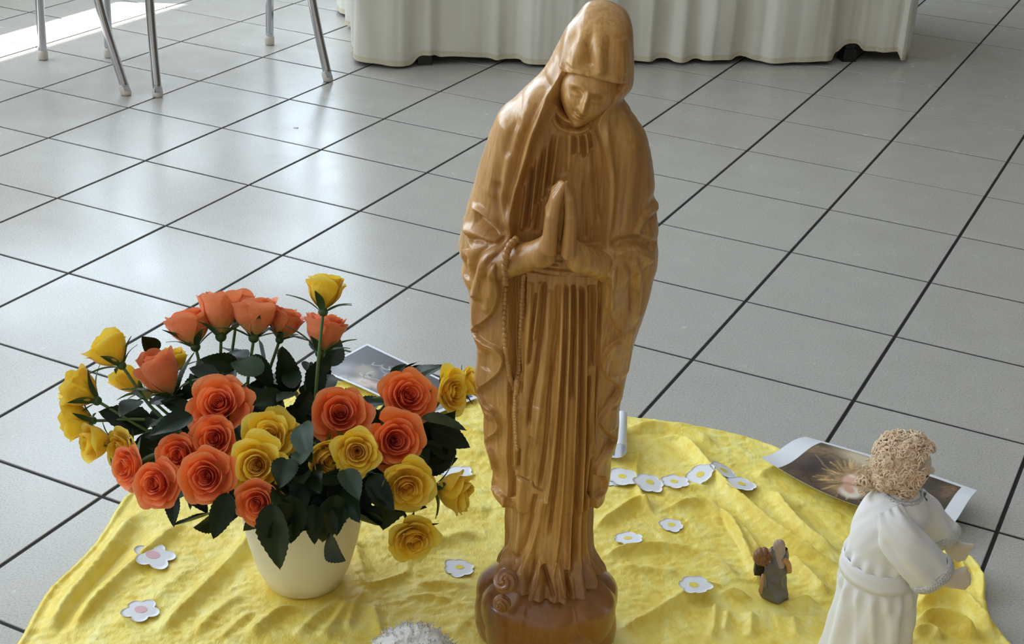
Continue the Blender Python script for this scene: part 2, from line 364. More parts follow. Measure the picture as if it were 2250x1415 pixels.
_sx = M_wood.n('ShaderNodeSeparateXYZ'); M_wood.l(M_wood.coord(), _sx.inputs[0]); _hz = M_wood.math('ADD', _sx.outputs[2], M_wood.math('MULTIPLY', _b, 0.05)); _c = M_wood.mix(M_wood.ramp(_hz, [(0.15, (0.6, 0.6, 0.6, 1)), (0.178, (0, 0, 0, 1))]), _c, srgb(118, 70, 32))
M_wood.base(_c); M_wood.bump(_g, 0.12, 0.0006)
M_wood2 = Mat('dark_stained_wood', rough=0.36, Coat_Weight=0.7, Coat_Roughness=0.12)
_v = M_wood2.coord((0.8, 0.8, 0.12)); _g = M_wood2.noise(_v, 90, 5, 0.66, 0.6); _b = M_wood2.noise(_v, 11, 2)
_c = M_wood2.ramp(_g, [(0.28, srgb(84, 46, 20)), (0.5, srgb(126, 76, 34)), (0.75, srgb(166, 110, 52))])
M_wood2.base(M_wood2.mix(M_wood2.ramp(_b, [(0.4, (0, 0, 0, 1)), (0.7, (1, 1, 1, 1))]), _c, srgb(158, 102, 44))); M_wood2.bump(_g, 0.1, 0.0005)
statue = empty('wooden_statue', (0, 0, 0))
tag(statue, 'tall carved wooden statue of a veiled praying woman on the yellow cloth', 'statue')
# silhouette as half breadths over the height, read in the plane of the axis
SILL = [(1322, -6), (1300, -3), (1288, 2), (1274, 18), (1247, 53), (1217, 107), (1188, 154), (1158, 184), (1122, 217), (1099, 237), (1087, 261), (1069, 309), (1051, 368), (1038, 415), (1024, 466), (1013, 510), (1008, 534), (1010, 552), (1016, 570), (1015, 600), (1029, 632), (1033, 677), (1035, 715), (1042, 739), (1050, 757), (1048, 795), (1044, 824), (1047, 860), (1057, 887), (1066, 905), (1063, 958), (1066, 976), (1079, 1017), (1082, 1038), (1079, 1068), (1092, 1086), (1108, 1096), (1109, 1130), (1109, 1195), (1101, 1222), (1096, 1240), (1092, 1260), (1090, 1300), (1092, 1330)]
SILR = [(1326, -6), (1340, -3), (1352, 2), (1372, 15), (1385, 39), (1389, 74), (1392, 128), (1389, 170), (1378, 188), (1368, 203), (1378, 231), (1395, 255), (1413, 282), (1425, 320), (1432, 371), (1435, 415), (1440, 448), (1446, 496), (1444, 525), (1446, 550), (1444, 576), (1434, 617), (1425, 656), (1410, 700), (1395, 745), (1385, 778), (1375, 833), (1369, 860), (1363, 881), (1360, 928), (1355, 970), (1345, 997), (1340, 1047), (1331, 1077), (1328, 1090), (1308, 1100), (1304, 1130), (1305, 1195), (1314, 1225), (1320, 1242), (1325, 1262), (1328, 1300), (1328, 1330)]
SL = np.array([at(x, y, 0.0)[[0, 2]] for x, y in smooth_curve(SILL, 400)]); SR = np.array([at(x, y, 0.0)[[0, 2]] for x, y in smooth_curve(SILR, 400)])
ZT = min(SL[0, 1], SR[0, 1]); ZB = 0.112
def sil(z): return np.interp(z, SL[::-1, 1], SL[::-1, 0]), np.interp(z, SR[::-1, 1], SR[::-1, 0])
# front depth, back depth, depth of axis over height z
DZ = np.array([0.112, 0.128, 0.15, 0.19, 0.30, 0.40, 0.48, 0.55, 0.62, 0.68, 0.72, 0.75, 0.80, 0.85, 0.885])
DF = np.array([0.084, 0.070, 0.057, 0.051, 0.056, 0.062, 0.068, 0.072, 0.070, 0.064, 0.060, 0.060, 0.062, 0.056, 0.040])
DB = np.array([0.080, 0.066, 0.054, 0.052, 0.060, 0.066, 0.068, 0.068, 0.066, 0.062, 0.060, 0.056, 0.052, 0.046, 0.036])
DY = np.array([0, 0, 0, 0, 0, 0, 0, 0, -0.002, -0.006, -0.012, -0.016, -0.018, -0.016, -0.014])
def dome(z): return np.sqrt(np.clip(1 - np.clip((z - (ZT - 0.05)) / 0.05, 0, 1) ** 2, 0, 1))
def yfront(x, z):
    l, r = sil(z); a = (r - l) / 2; c = (l + r) / 2; u = np.clip(np.abs((x - c) / a), 0, 1)
    return np.interp(z, DZ, DY) - np.interp(z, DZ, DF) * dome(z) * (1 - u ** 2.3) ** (1 / 2.3)
def onf(px, py):                       # photograph place -> (x, z) on the front of the body
    Y = -0.05
    for _ in range(8):
        p = at(px, py, Y); Y = 0.5 * Y + 0.5 * float(yfront(p[0], p[2]))
    return p[[0, 2]]
def onfs(P, n=None):
    Q = smooth_curve(P, n) if n else np.asarray(P, float); return np.array([onf(*p) for p in Q])
NR, NF, NBK = 860, 380, 60
zr = ZB + (ZT - 0.0004 - ZB) * np.linspace(0, 1, NR)
th = np.r_[np.linspace(math.pi, 2 * math.pi, NF, endpoint=False), np.linspace(0, math.pi, NBK, endpoint=False)]   # front (-y) half first
Z, TH = np.meshgrid(zr, th, indexing='ij')
l, r = sil(zr); a_ = ((r - l) / 2)[:, None]; c_ = ((l + r) / 2)[:, None]
dd = np.interp(zr, DZ, DF)[:, None]; db = np.interp(zr, DZ, DB)[:, None]; dy = np.interp(zr, DZ, DY)[:, None]; dm = dome(zr)[:, None]
ex = 2 / 2.3
ct, st = np.cos(TH), np.sin(TH)
X = c_ + a_ * np.sign(ct) * np.abs(ct) ** ex
Y = dy + np.where(st < 0, dd, db) * dm * np.sign(st) * np.abs(st) ** ex
front = (st < 0)
H = np.zeros_like(X)                   # carving depth, outward positive
fade = sstep(-st, 0.05, 0.35) * front
def stroke(P, w, h, n=24, t0=0.12, t1=0.12, prof=2.0, px=True, f=None):
    Q = onfs(P, n) if px else np.asarray(P, float)
    lo = Q.min(0) - 3.2 * w; hi = Q.max(0) + 3.2 * w
    k = front & (X > lo[0]) & (X < hi[0]) & (Z > lo[1]) & (Z < hi[1])
    D, par = polydist(X[k], Z[k], Q)
    e = sstep(par, 0, max(t0, 1e-4)) * sstep(1 - par, 0, max(t1, 1e-4))
    H[k] += (1.75 if w < 0.0031 else 1.4) * h * np.exp(-(D / w) ** prof) * e
def region(P, h, w, smooth=None, bias=0.0):
    Q = onfs(P, smooth); k = front & (X > Q[:, 0].min() - 0.02) & (X < Q[:, 0].max() + 0.02) & (Z > Q[:, 1].min() - 0.02) & (Z < Q[:, 1].max() + 0.02)
    S = np.full(X.shape, -1.0); S[k] = polysd(X[k], Z[k], Q); H[k] += h * sstep(S[k], -w + bias, w + bias); return S
# --- opening of the mantle: neck, chest, robe; lining of the cascades
LE = [(1236, 160), (1226, 172), (1204, 228), (1176, 292), (1163, 338), (1152, 372), (1137, 420), (1127, 470), (1124, 520), (1122, 545)]
RE = [(1330, 548), (1336, 470), (1339, 405), (1332, 345), (1322, 311), (1312, 275), (1322, 250), (1340, 232), (1356, 212), (1366, 196), (1374, 186)]
S_face = region([(1238, 161), (1262, 163), (1300, 171), (1345, 183), (1374, 186), (1366, 200), (1352, 214), (1340, 232), (1322, 252), (1308, 262), (1285, 276), (1250, 268), (1224, 250), (1206, 228), (1226, 175)], -0.050, 0.0014)
S_chest = region(LE + RE + [(1345, 184), (1300, 173), (1262, 165)], -0.017, 0.0016)
ZL = [(1102, 560), (1100, 610), (1096, 655), (1078, 692), (1039, 725), (1043, 742), (1062, 757), (1086, 768), (1103, 786), (1098, 815), (1075, 838), (1049, 860), (1060, 890), (1078, 905), (1093, 930), (1090, 950), (1066, 972), (1076, 1004), (1082, 1040), (1079, 1070), (1108, 1100)]
ZR_ = [(1334, 600), (1337, 640), (1339, 684), (1352, 712), (1373, 745), (1352, 763), (1335, 784), (1328, 812), (1338, 832), (1358, 846), (1367, 860), (1350, 888), (1324, 925), (1325, 940), (1340, 955), (1355, 968), (1335, 1000), (1310, 1042), (1330, 1050), (1332, 1078), (1308, 1102)]
S_robe = region([(1108, 575), (1112, 700), (1113, 790), (1110, 900), (1108, 1000), (1107, 1110), (1107, 1335), (1330, 1335), (1310, 1110), (1311, 1000), (1318, 900), (1324, 800), (1327, 700), (1330, 610), (1320, 560), (1130, 548)], -0.0105, 0.0016)
ZLs = [tuple(p) for p in smooth_curve(ZL, 110)]; ZRs = [tuple(p) for p in smooth_curve(ZR_, 110)]
S_linL = region(ZLs + [(1125, 1100), (1120, 800), (1122, 560)], -0.0085, 0.0010)
S_linR = region(ZRs + [(1300, 1095), (1312, 1000), (1316, 800), (1318, 600)], -0.0085, 0.0010)
for Pz in (ZL[1:], ZR_[1:]):
    stroke(Pz, 0.0013, 0.0006, 110, 0.02, 0.02)
# --- hood: brow edge, facets
stroke([(1238, 155), (1262, 157), (1300, 164), (1345, 176), (1376, 180)], 0.0045, 0.0022)
stroke([(1293, 60), (1276, 100), (1262, 140), (1258, 152)], 0.006, 0.0035, 24, 0.6)
stroke([(1310, 40), (1294, 90), (1288, 150)], 0.0055, -0.0042, 24, 0.6)
stroke([(1325, 50), (1318, 110), (1318, 168)], 0.0050, 0.0030, 24, 0.6)
stroke([(1345, 60), (1340, 110), (1340, 172)], 0.0050, -0.0030, 24, 0.6)
stroke([(1366, 80), (1368, 170)], 0.006, 0.0018)
stroke([(1270, 30), (1250, 80), (1236, 130), (1232, 158)], 0.0040, 0.0030, 24, 0.5)
stroke([(1256, 66), (1235, 110), (1222, 150), (1200, 210)], 0.004, -0.0030, 24, 0.5)
# --- left edge band of the mantle, shoulder and arm folds
stroke([(1228, 166), (1200, 232), (1170, 300), (1157, 345), (1146, 385), (1130, 440), (1121, 500), (1120, 522)], 0.0050, 0.0048, 50)
stroke([(1208, 160), (1183, 225), (1152, 300), (1138, 352), (1118, 430), (1108, 480)], 0.0050, -0.0040, 50)
stroke([(1180, 195), (1158, 250), (1136, 310), (1120, 370), (1108, 440)], 0.006, 0.0025, 40)
stroke([(1120, 262), (1102, 320), (1088, 380), (1075, 440)], 0.009, 0.0030, 40)
stroke([(1143, 250), (1122, 310), (1108, 370), (1096, 430)], 0.005, -0.0024, 40)
stroke([(1118, 330), (1108, 400), (1104, 450), (1110, 505)], 0.0045, 0.0022, 40)
stroke([(1095, 390), (1092, 440), (1100, 490), (1112, 520)], 0.004, -0.0026, 40)
# --- elbow with radiating folds
stroke([(1036, 455), (1056, 462), (1078, 482), (1098, 506), (1112, 528)], 0.0042, 0.0040, 30)
stroke([(1040, 474), (1066, 490), (1090, 510), (1112, 530)], 0.0065, -0.0060, 30)
stroke([(1022, 508), (1046, 508), (1072, 520), (1104, 530)], 0.0065, 0.0050, 30)
stroke([(1030, 530), (1052, 526), (1080, 532), (1106, 534)], 0.0040, -0.0036, 30)
stroke([(1020, 530), (1040, 545), (1034, 566), (1032, 606)], 0.0070, 0.0030, 30, .3, .5)
stroke([(1106, 536), (1076, 545), (1050, 570), (1038, 610), (1036, 650)], 0.0036, -0.0036, 40, .2, .4)
stroke([(1112, 538), (1084, 552), (1066, 580), (1052, 620), (1046, 660)], 0.0050, 0.0042, 40)
stroke([(1112, 545), (1094, 562), (1078, 590), (1066, 625), (1058, 660)], 0.0034, -0.0024, 40, .2, .5)
stroke([(1104, 560), (1092, 590), (1086, 620), (1078, 660), (1062, 690)], 0.0055, 0.0030, 40)
stroke([(1046, 640), (1043, 690), (1042, 720)], 0.004, 0.0025)
stroke([(1030, 560), (1022, 580), (1024, 615)], 0.0035, -0.003)
stroke([(1056, 770), (1054, 810), (1050, 850)], 0.004, 0.0022); stroke([(1072, 770), (1068, 815)], 0.005, -0.002)
stroke([(1070, 905), (1068, 960)], 0.005, 0.002)
stroke([(1036, 560), (1070, 570), (1104, 572), (1150, 566)], 0.018, 0.010, 20, 0.45, 0.4)
stroke([(1104, 560), (1094, 620), (1078, 690)], 0.014, 0.006, 20, 0.3, 0.6)
stroke([(1425, 580), (1390, 584), (1350, 588), (1305, 580)], 0.018, 0.010, 20, 0.45, 0.4)
stroke([(1346, 580), (1346, 640), (1352, 710)], 0.014, 0.006, 20, 0.3, 0.6)
# right arm and sleeve
stroke([(1362, 230), (1392, 300), (1412, 380), (1425, 450)], 0.012, 0.003, 30)
stroke([(1332, 262), (1336, 320), (1346, 400), (1342, 470), (1332, 535)], 0.0042, 0.0042, 50)
stroke([(1352, 250), (1356, 330), (1362, 420), (1352, 520)], 0.007, -0.0030, 40)
stroke([(1380, 300), (1384, 380), (1378, 470), (1360, 530)], 0.008, 0.0018, 40)
stroke([(1443, 455), (1420, 470), (1405, 500), (1395, 520)], 0.0045, 0.0030, 30)
stroke([(1443, 478), (1422, 492), (1408, 512)], 0.0040, -0.0030, 30)
stroke([(1440, 545), (1405, 532), (1370, 532), (1338, 545)], 0.0060, -0.0048, 40)
stroke([(1436, 575), (1404, 552), (1372, 548), (1340, 556)], 0.0055, 0.0040, 40)
stroke([(1345, 568), (1336, 600), (1336, 650), (1340, 690)], 0.0042, 0.0040, 40)
stroke([(1366, 565), (1378, 590), (1388, 630), (1390, 690)], 0.0040, -0.0030, 40)
stroke([(1378, 560), (1396, 590), (1404, 640), (1398, 710)], 0.0042, 0.0028, 40)
stroke([(1398, 565), (1416, 600), (1418, 640), (1405, 700)], 0.0040, -0.0030, 40)
stroke([(1390, 720), (1382, 770), (1374, 830)], 0.0045, 0.002); stroke([(1352, 790), (1346, 830)], 0.005, -0.003)
stroke([(1350, 895), (1345, 950)], 0.005, 0.0018)
# --- collar and chest
stroke([(1212, 244), (1240, 268), (1272, 276), (1304, 262)], 0.0030, 0.0050, 40)
stroke([(1212, 258), (1236, 284), (1272, 290), (1308, 274)], 0.0022, -0.0042, 40)
stroke([(1206, 262), (1232, 290), (1272, 299), (1312, 284)], 0.0034, 0.0040, 40)
for x0, y0, x1, y1, w, h in [(1262, 308, 1261, 352, .0022, -.0038), (1284, 306, 1287, 360, .0020, -.0036), (1302, 300, 1304, 338, .0020, -.0030), (1272, 304, 1274, 350, .0022, .0026), (1293, 304, 1296, 350, .0020, .0024),
        (1225, 300, 1210, 420, .0026, .0036), (1213, 300, 1199, 430, .0026, -.0032), (1200, 320, 1188, 450, .0028, .0034), (1190, 330, 1172, 470, .0028, -.0040), (1176, 350, 1160, 500, .0026, .0036), (1164, 370, 1150, 520, .0028, -.0046), (1152, 400, 1138, 520, .0026, .0034), (1212, 430, 1208, 520, .0026, -.0026), (1198, 440, 1190, 522, .0024, .0028), (1182, 450, 1172, 524, .0024, -.0034),
        (1310, 330, 1322, 500, .0030, -.0022), (1298, 370, 1306, 520, .0034, .0018), (1285, 400, 1290, 540, .0030, -.0018), (1240, 300, 1236, 400, .003, -.002), (1252, 296, 1250, 390, .003, .002)]:
    stroke([(x0, y0), ((x0 + x1) / 2 + 1, (y0 + y1) / 2), (x1, y1)], w, h, 14, 0.2, 0.1)
# --- belt
S_belt = region([(1120, 592), (1160, 600), (1220, 612), (1290, 618), (1332, 616), (1330, 580), (1240, 560), (1140, 560)], 0.0040, 0.0014)
for P in ([(1130, 596), (1180, 606), (1240, 613), (1330, 614)], [(1180, 590), (1230, 598), (1300, 600)], [(1200, 584), (1228, 588)], [(1205, 577), (1238, 578)]):
    stroke(P, 0.0013, -0.0026, 20)
# --- skirt of the robe: long folds
FOLD = [([(1128, 605), (1127, 700), (1128, 800), (1130, 850)], .0052, -.0110), ([(1150, 610), (1147, 700), (1142, 800), (1138, 880)], .0022, -.0028),
        ([(1165, 625), (1160, 720), (1156, 800)], .0026, .0026), ([(1178, 650), (1168, 720), (1160, 790), (1156, 815)], .0018, -.0036), ([(1186, 625), (1178, 690), (1170, 760)], .0024, .0028),
        ([(1197, 625), (1192, 690), (1184, 760), (1176, 820), (1164, 890), (1158, 950)], .0022, -.0050), ([(1207, 640), (1202, 760), (1188, 880), (1172, 990)], .0040, .0036),
        ([(1228, 628), (1224, 720), (1214, 800), (1206, 890), (1196, 1000), (1182, 1090)], .0024, -.0044), ([(1238, 625), (1234, 760), (1226, 900), (1216, 1010), (1204, 1100), (1186, 1200), (1160, 1275)], .0026, .0040),
        ([(1245, 630), (1242, 760), (1236, 880), (1228, 1000), (1216, 1110), (1204, 1200)], .0022, -.0044), ([(1254, 630), (1252, 760), (1246, 900), (1240, 1050), (1230, 1180), (1214, 1300)], .0026, .0042),
        ([(1262, 632), (1262, 740), (1258, 840), (1262, 892)], .0024, -.0050), ([(1271, 632), (1271, 780), (1268, 900), (1262, 1050), (1256, 1200), (1252, 1310)], .0026, .0044),
        ([(1281, 632), (1281, 780), (1279, 920), (1274, 1080), (1268, 1220), (1262, 1310)], .0024, -.0044), ([(1291, 632), (1291, 800), (1289, 960), (1284, 1120), (1280, 1220), (1292, 1315)], .0026, .0042),
        ([(1303, 632), (1304, 700), (1306, 770), (1308, 818)], .0040, -.0070), ([(1300, 830), (1298, 960), (1292, 1100), (1290, 1190), (1304, 1290)], .0024, -.0044), ([(1318, 640), (1318, 760), (1316, 880), (1310, 1000)], .0026, .0028),
        ([(1300, 1090), (1297, 1180), (1306, 1240), (1322, 1290)], .0020, .0032), ([(1122, 880), (1126, 960), (1124, 1040)], .0050, .0026), ([(1140, 1060), (1134, 1150), (1122, 1235)], .005, .0028),
        ([(1175, 1095), (1150, 1180), (1118, 1240)], .0030, -.0034), ([(1195, 1105), (1172, 1190), (1140, 1260), (1120, 1290)], .0036, .0034), ([(1205, 1110), (1186, 1200), (1162, 1270), (1150, 1310)], .0028, -.0046),
        ([(1186, 1245), (1178, 1280), (1164, 1322)], .0030, .0030), ([(1190, 1250), (1200, 1280), (1218, 1328)], .0030, -.0055), ([(1228, 1240), (1236, 1290), (1244, 1320)], .003, .003), ([(1250, 1260), (1258, 1300), (1268, 1330)], .0028, -.0040), ([(1110, 1110), (1112, 1200), (1098, 1260)], .004, .002),
        ([(1165, 965), (1158, 1010), (1154, 1060)], .003, -.002)]
for P, w, h in FOLD: stroke(P, w, h, 40, 0.03, 0.08)
S_over = region([(1108, 1050), (1132, 1052), (1158, 1064), (1170, 1074), (1190, 1084), (1202, 1090), (1210, 1000), (1200, 900), (1110, 900)], 0.0022, 0.0012)
stroke([(1132, 1052), (1158, 1064), (1168, 1068), (1172, 1080), (1200, 1092)], 0.0013, -0.0022, 30)
# groove of the two rosary strands
stroke([(1136, 990), (1136, 1010), (1134, 1032)], 0.0016, -0.003)
# --- flare of the hem, toolmarks, back folds
H += 0.0045 * sstep(0.15 - Z, 0, 0.035) * np.sin(TH * 13 + 0.8) + 0.003 * sstep(0.15 - Z, 0, 0.03) * np.sin(TH * 29 + 2)
bk = sstep(st, 0.0, 0.4)
H += bk * 0.0045 * np.sin(TH * 17 + 1.5 * np.sin(Z * 9)) * sstep(Z, 0.08, 0.3) * (1 - sstep(Z, 0.62, 0.75))
H += bk * (-0.010) * sstep(0.34 - Z, 0, 0.02)
H += 0.0005 * vnoise(X * 140, Z * 45) + 0.0003 * vnoise(X * 330, Z * 90 + 7)
# outward direction in plan
nx = np.abs(ct) ** (2 - ex) * np.sign(ct) / np.maximum(a_, 1e-3); ny = np.abs(st) ** (2 - ex) * np.sign(st) / np.where(st < 0, dd, db)
nl = np.hypot(nx, ny) + 1e-9; topf = dm
VX = X + nx / nl * H * topf; VY = Y + ny / nl * H * topf
V = np.stack([VX, VY, Z], -1).reshape(-1, 3)
F = grid_faces(NR, NF + NBK, True)
mid = lambda A: A.reshape(-1)[F].mean(1)
zz = Z.reshape(-1)[F].mean(1)
is_robe = (mid(S_robe) > 0) | (mid(S_chest) > 0) | (mid(S_face) > 0)
hem_back = (Z.reshape(-1)[F].mean(1) < 0.345) & (TH.reshape(-1)[F].mean(1) < math.pi) ; is_robe |= hem_back
zlow = at(1205, 1098, 0.0)[2]; is_robe |= (zz < zlow)
def submesh(name, sel, extra=None):
    f = F[sel]; u, inv = np.unique(f, return_inverse=True); return npmesh(name, V[u], inv.reshape(f.shape))
robe = obj('robe', submesh('robe', is_robe), M_wood.m, statue)
mant = obj('veil_mantle', submesh('veil_mantle', ~is_robe), M_wood.m, statue)
# crown cap of the hood
top = V.reshape(NR, -1, 3)[-1]; c = top.mean(0) + [0, 0, 0.0006]
me = bpy.data.meshes.new('veil_crown'); n = len(top); me.from_pydata(np.vstack([top, c]).tolist(), [], [(i, (i + 1) % n, n) for i in range(n)])
me.polygons.foreach_set('use_smooth', np.ones(len(me.polygons), bool)); obj('veil_crown', me, M_wood.m, mant)
# --- face: dense ellipsoid carved in its own frame (x right, z up along the face, -y out)
FW, FH, FD = 0.0325, 0.0455, 0.036
def carve_face():
    nu, nv = 150, 150
    u = np.linspace(0, 2 * math.pi, nu, endpoint=False); v = np.linspace(0.02, math.pi - 0.02, nv)
    VV, UU = np.meshgrid(v, u, indexing='ij')
    x = np.sin(VV) * np.cos(UU); y = np.sin(VV) * np.sin(UU); z = np.cos(VV)
    wx = np.where(z < 0, 1 - 0.56 * np.abs(z) ** 1.45, 1 - 0.05 * z * z)
    px, py, pz = x * wx, y * np.where(z < 0, 1 - 0.15 * z * z, 1), z
    f = sstep(-y, 0.0, 0.45)
    def gs(cx, cz, sx, sz): return np.exp(-((px - cx) / sx) ** 2 - ((pz - cz) / sz) ** 2)
    d = np.zeros_like(px)
    d += 0.26 * gs(0, -0.22, 0.085, 0.15) + 0.13 * gs(0, -0.31, 0.14, 0.06)            # nose, wings
    d += 0.13 * np.exp(-(px / 0.08) ** 2) * sstep(pz, -0.36, -0.15) * (1 - sstep(pz, 0.0, 0.28))   # bridge
    d -= 0.06 * gs(0, -0.43, 0.22, 0.05)
    for s in (-1, 1):
        d -= 0.13 * gs(s * 0.36, 0.02, 0.20, 0.13)                                   # sockets
        d += 0.115 * gs(s * 0.36, -0.02, 0.155, 0.085)                                # lids
        d -= 0.050 * np.exp(-((pz - (-0.085 + 0.25 * (px - s * 0.36) ** 2)) / 0.016) ** 2) * np.exp(-((px - s * 0.36) / 0.17) ** 4)
        d -= 0.045 * np.exp(-((pz - (0.075 - 0.6 * (px - s * 0.36) ** 2)) / 0.020) ** 2) * np.exp(-((px - s * 0.36) / 0.2) ** 4)
        d += 0.050 * np.exp(-((pz - (0.20 - 0.5 * (px - s * 0.34) ** 2)) / 0.065) ** 2) * np.exp(-((px - s * 0.36) / 0.26) ** 4)
        d += 0.05 * gs(s * 0.50, -0.26, 0.22, 0.18)                                  # cheeks
        d -= 0.03 * gs(s * 0.24, -0.50, 0.06, 0.10)
    d += 0.075 * gs(0, -0.495, 0.17, 0.035) + 0.085 * gs(0, -0.60, 0.15, 0.040)      # lips
    d -= 0.055 * np.exp(-((pz + 0.548) / 0.014) ** 2) * np.exp(-(px / 0.20) ** 4)
    d -= 0.03 * gs(0, -0.69, 0.18, 0.04); d += 0.07 * gs(0, -0.82, 0.20, 0.11)        # chin
    d *= 1.6 * f
    P = np.stack([px * FW, (py - d) * FD, pz * FH], -1).reshape(-1, 3)
    return P, grid_faces(nv, nu, True)
P, Ff = carve_face()
ti, ro, ya = math.radians(0), math.radians(16), math.radians(-3)
Rx = np.array([[1, 0, 0], [0, math.cos(ti), -math.sin(ti)], [0, math.sin(ti), math.cos(ti)]])
Ry = np.array([[math.cos(ro), 0, math.sin(ro)], [0, 1, 0], [-math.sin(ro), 0, math.cos(ro)]])
Rz = np.array([[math.cos(ya), -math.sin(ya), 0], [math.sin(ya), math.cos(ya), 0], [0, 0, 1]])
fc = at(1291, 196, -0.047)
face = obj('face', npmesh('face', P @ (Ry @ Rz @ Rx).T + fc, Ff), M_wood.m, statue)
nk = at(1275, 262, -0.025)
MB().tube(smooth_curve([fc + [0, 0.01, -0.02], nk + [-0.006, 0.012, -0.01], nk + [-0.012, 0.018, -0.05]], 12), [0.02] * 12, 24).build('neck', M_wood.m, statue)
# --- forearms and praying hands (implicit solid, surface nets)
def surface_net(f, lo, hi, h):
    lo, hi = np.asarray(lo, float), np.asarray(hi, float); n = np.ceil((hi - lo) / h).astype(int) + 1
    ax = [lo[i] + h * np.arange(n[i]) for i in range(3)]; G = np.meshgrid(*ax, indexing='ij'); D = f(*G).astype(np.float32); s = D < 0
    c = [(i, j, k) for i in (0, 1) for j in (0, 1) for k in (0, 1)]; sl = lambda A, q: A[q[0]:n[0] - 1 + q[0], q[1]:n[1] - 1 + q[1], q[2]:n[2] - 1 + q[2]]
    cnt = sum(sl(s, q).astype(np.int8) for q in c); act = (cnt > 0) & (cnt < 8); idx = np.full(act.shape, -1); I = np.argwhere(act); idx[act] = np.arange(len(I))
    acc = np.zeros((len(I), 3)); num = np.zeros(len(I)); dv = [sl(D, q)[act] for q in c]
    for a in range(8):
        for b in range(a + 1, 8):
            q0, q1 = np.array(c[a]), np.array(c[b])
            if np.abs(q0 - q1).sum() != 1: continue
            d0, d1 = dv[a], dv[b]; k = (d0 < 0) != (d1 < 0); t = np.where(k, d0 / np.where(k, d0 - d1, 1), 0)
            acc += np.where(k[:, None], q0 + t[:, None] * (q1 - q0), 0); num += k
    V = lo + (I + acc / num[:, None]) * h; F = []
    for d in range(3):
        e = np.eye(3, dtype=int)[d]; o1, o2 = np.eye(3, dtype=int)[(d + 1) % 3], np.eye(3, dtype=int)[(d + 2) % 3]
        A = s[tuple(slice(0, n[i] - e[i]) for i in range(3))]; B = s[tuple(slice(e[i], n[i]) for i in range(3))]
        E = np.argwhere(A != B); ok = ((E - o1 - o2) >= 0).all(1) & (E < np.array(act.shape)).all(1); E = E[ok]; g = lambda q: idx[q[:, 0], q[:, 1], q[:, 2]]
        Q = np.stack([g(E - o1 - o2), g(E - o2), g(E), g(E - o1)], 1); fl = A[E[:, 0], E[:, 1], E[:, 2]]; Q[~fl] = Q[~fl][:, ::-1]; F.append(Q[(Q >= 0).all(1)])
    return V, np.vstack(F)
def cap(x, y, z, p, q, r0, r1, sy=1.0):
    p, q = np.asarray(p, float), np.asarray(q, float); d = q - p; X_, Y_, Z_ = x - p[0], y - p[1], z - p[2]
    t = np.clip((X_ * d[0] + Y_ * d[1] + Z_ * d[2]) / (d @ d), 0, 1); return np.sqrt((X_ - t * d[0]) ** 2 + ((Y_ - t * d[1]) / sy) ** 2 + (Z_ - t * d[2]) ** 2) - (r0 + (r1 - r0) * t)
def smin(a, b, k):
    h = np.clip(0.5 + 0.5 * (b - a) / k, 0, 1); return b * (1 - h) + a * h - k * h * (1 - h)
YH = -0.112
def hand_solid(side):
    # side -1: left in the picture. wrist, knuckles, finger tips in picture places
    S = {-1: dict(arm=(1098, 580, -0.058), wr=(1192, 556, -0.092), heel=(1207, 548), kn=(1214, 478), md=(1224, 438), tip=(1239, 406)),
         1: dict(arm=(1366, 598, -0.036), wr=(1274, 568, -0.092), heel=(1249, 556), kn=(1255, 480), md=(1252, 440), tip=(1243, 407))}[side]
    arm = at(*S['arm']); wr = at(*S['wr']); fing = []
    for k, (dy, up) in enumerate([(0.0, 1.0), (0.010, 0.86), (0.020, 0.7), (0.029, 0.5)]):      # little finger is nearest to the viewer
        he = at(*S['heel'], YH) + [0, dy, 0]; kn = at(*S['kn'], YH) + [0, dy, 0]; md = at(*S['md'], YH) + [0, dy, 0]; tp = at(*S['tip'], YH) + [0, dy, 0]
        kn2 = he + (kn - he) * 1.0; tp2 = md + (tp - md) * up; fing.append((he, kn2, md, tp2))
    def f(x, y, z):
        D = cap(x, y, z, arm, wr, 0.0195, 0.0155); he, kn, md, tp = fing[1]
        D = smin(D, cap(x, y, z, wr, he + [0, 0, 0.006], 0.0145, 0.0105), 0.008)
        for he, kn, md, tp in fing:
            g = smin(cap(x, y, z, he, kn, 0.0084, 0.0072), smin(cap(x, y, z, kn, md, 0.0071, 0.0062), cap(x, y, z, md, tp, 0.0060, 0.0034), 0.002), 0.003)
            D = smin(D, g, 0.0022)
        th0 = he + [side * 0.005, -0.024, 0.004]
        # cuff crease of the wrist
        return D
    allp = np.array([arm, wr] + [p for q in fing for p in q]); return f, allp.min(0) - 0.026, allp.max(0) + 0.026
for side in (-1, 1):
    f, lo, hi = hand_solid(side); v_, f_ = surface_net(f, lo, hi, 0.00125)
    obj('praying_hand', npmesh('praying_hand', v_, f_), M_wood.m, statue)
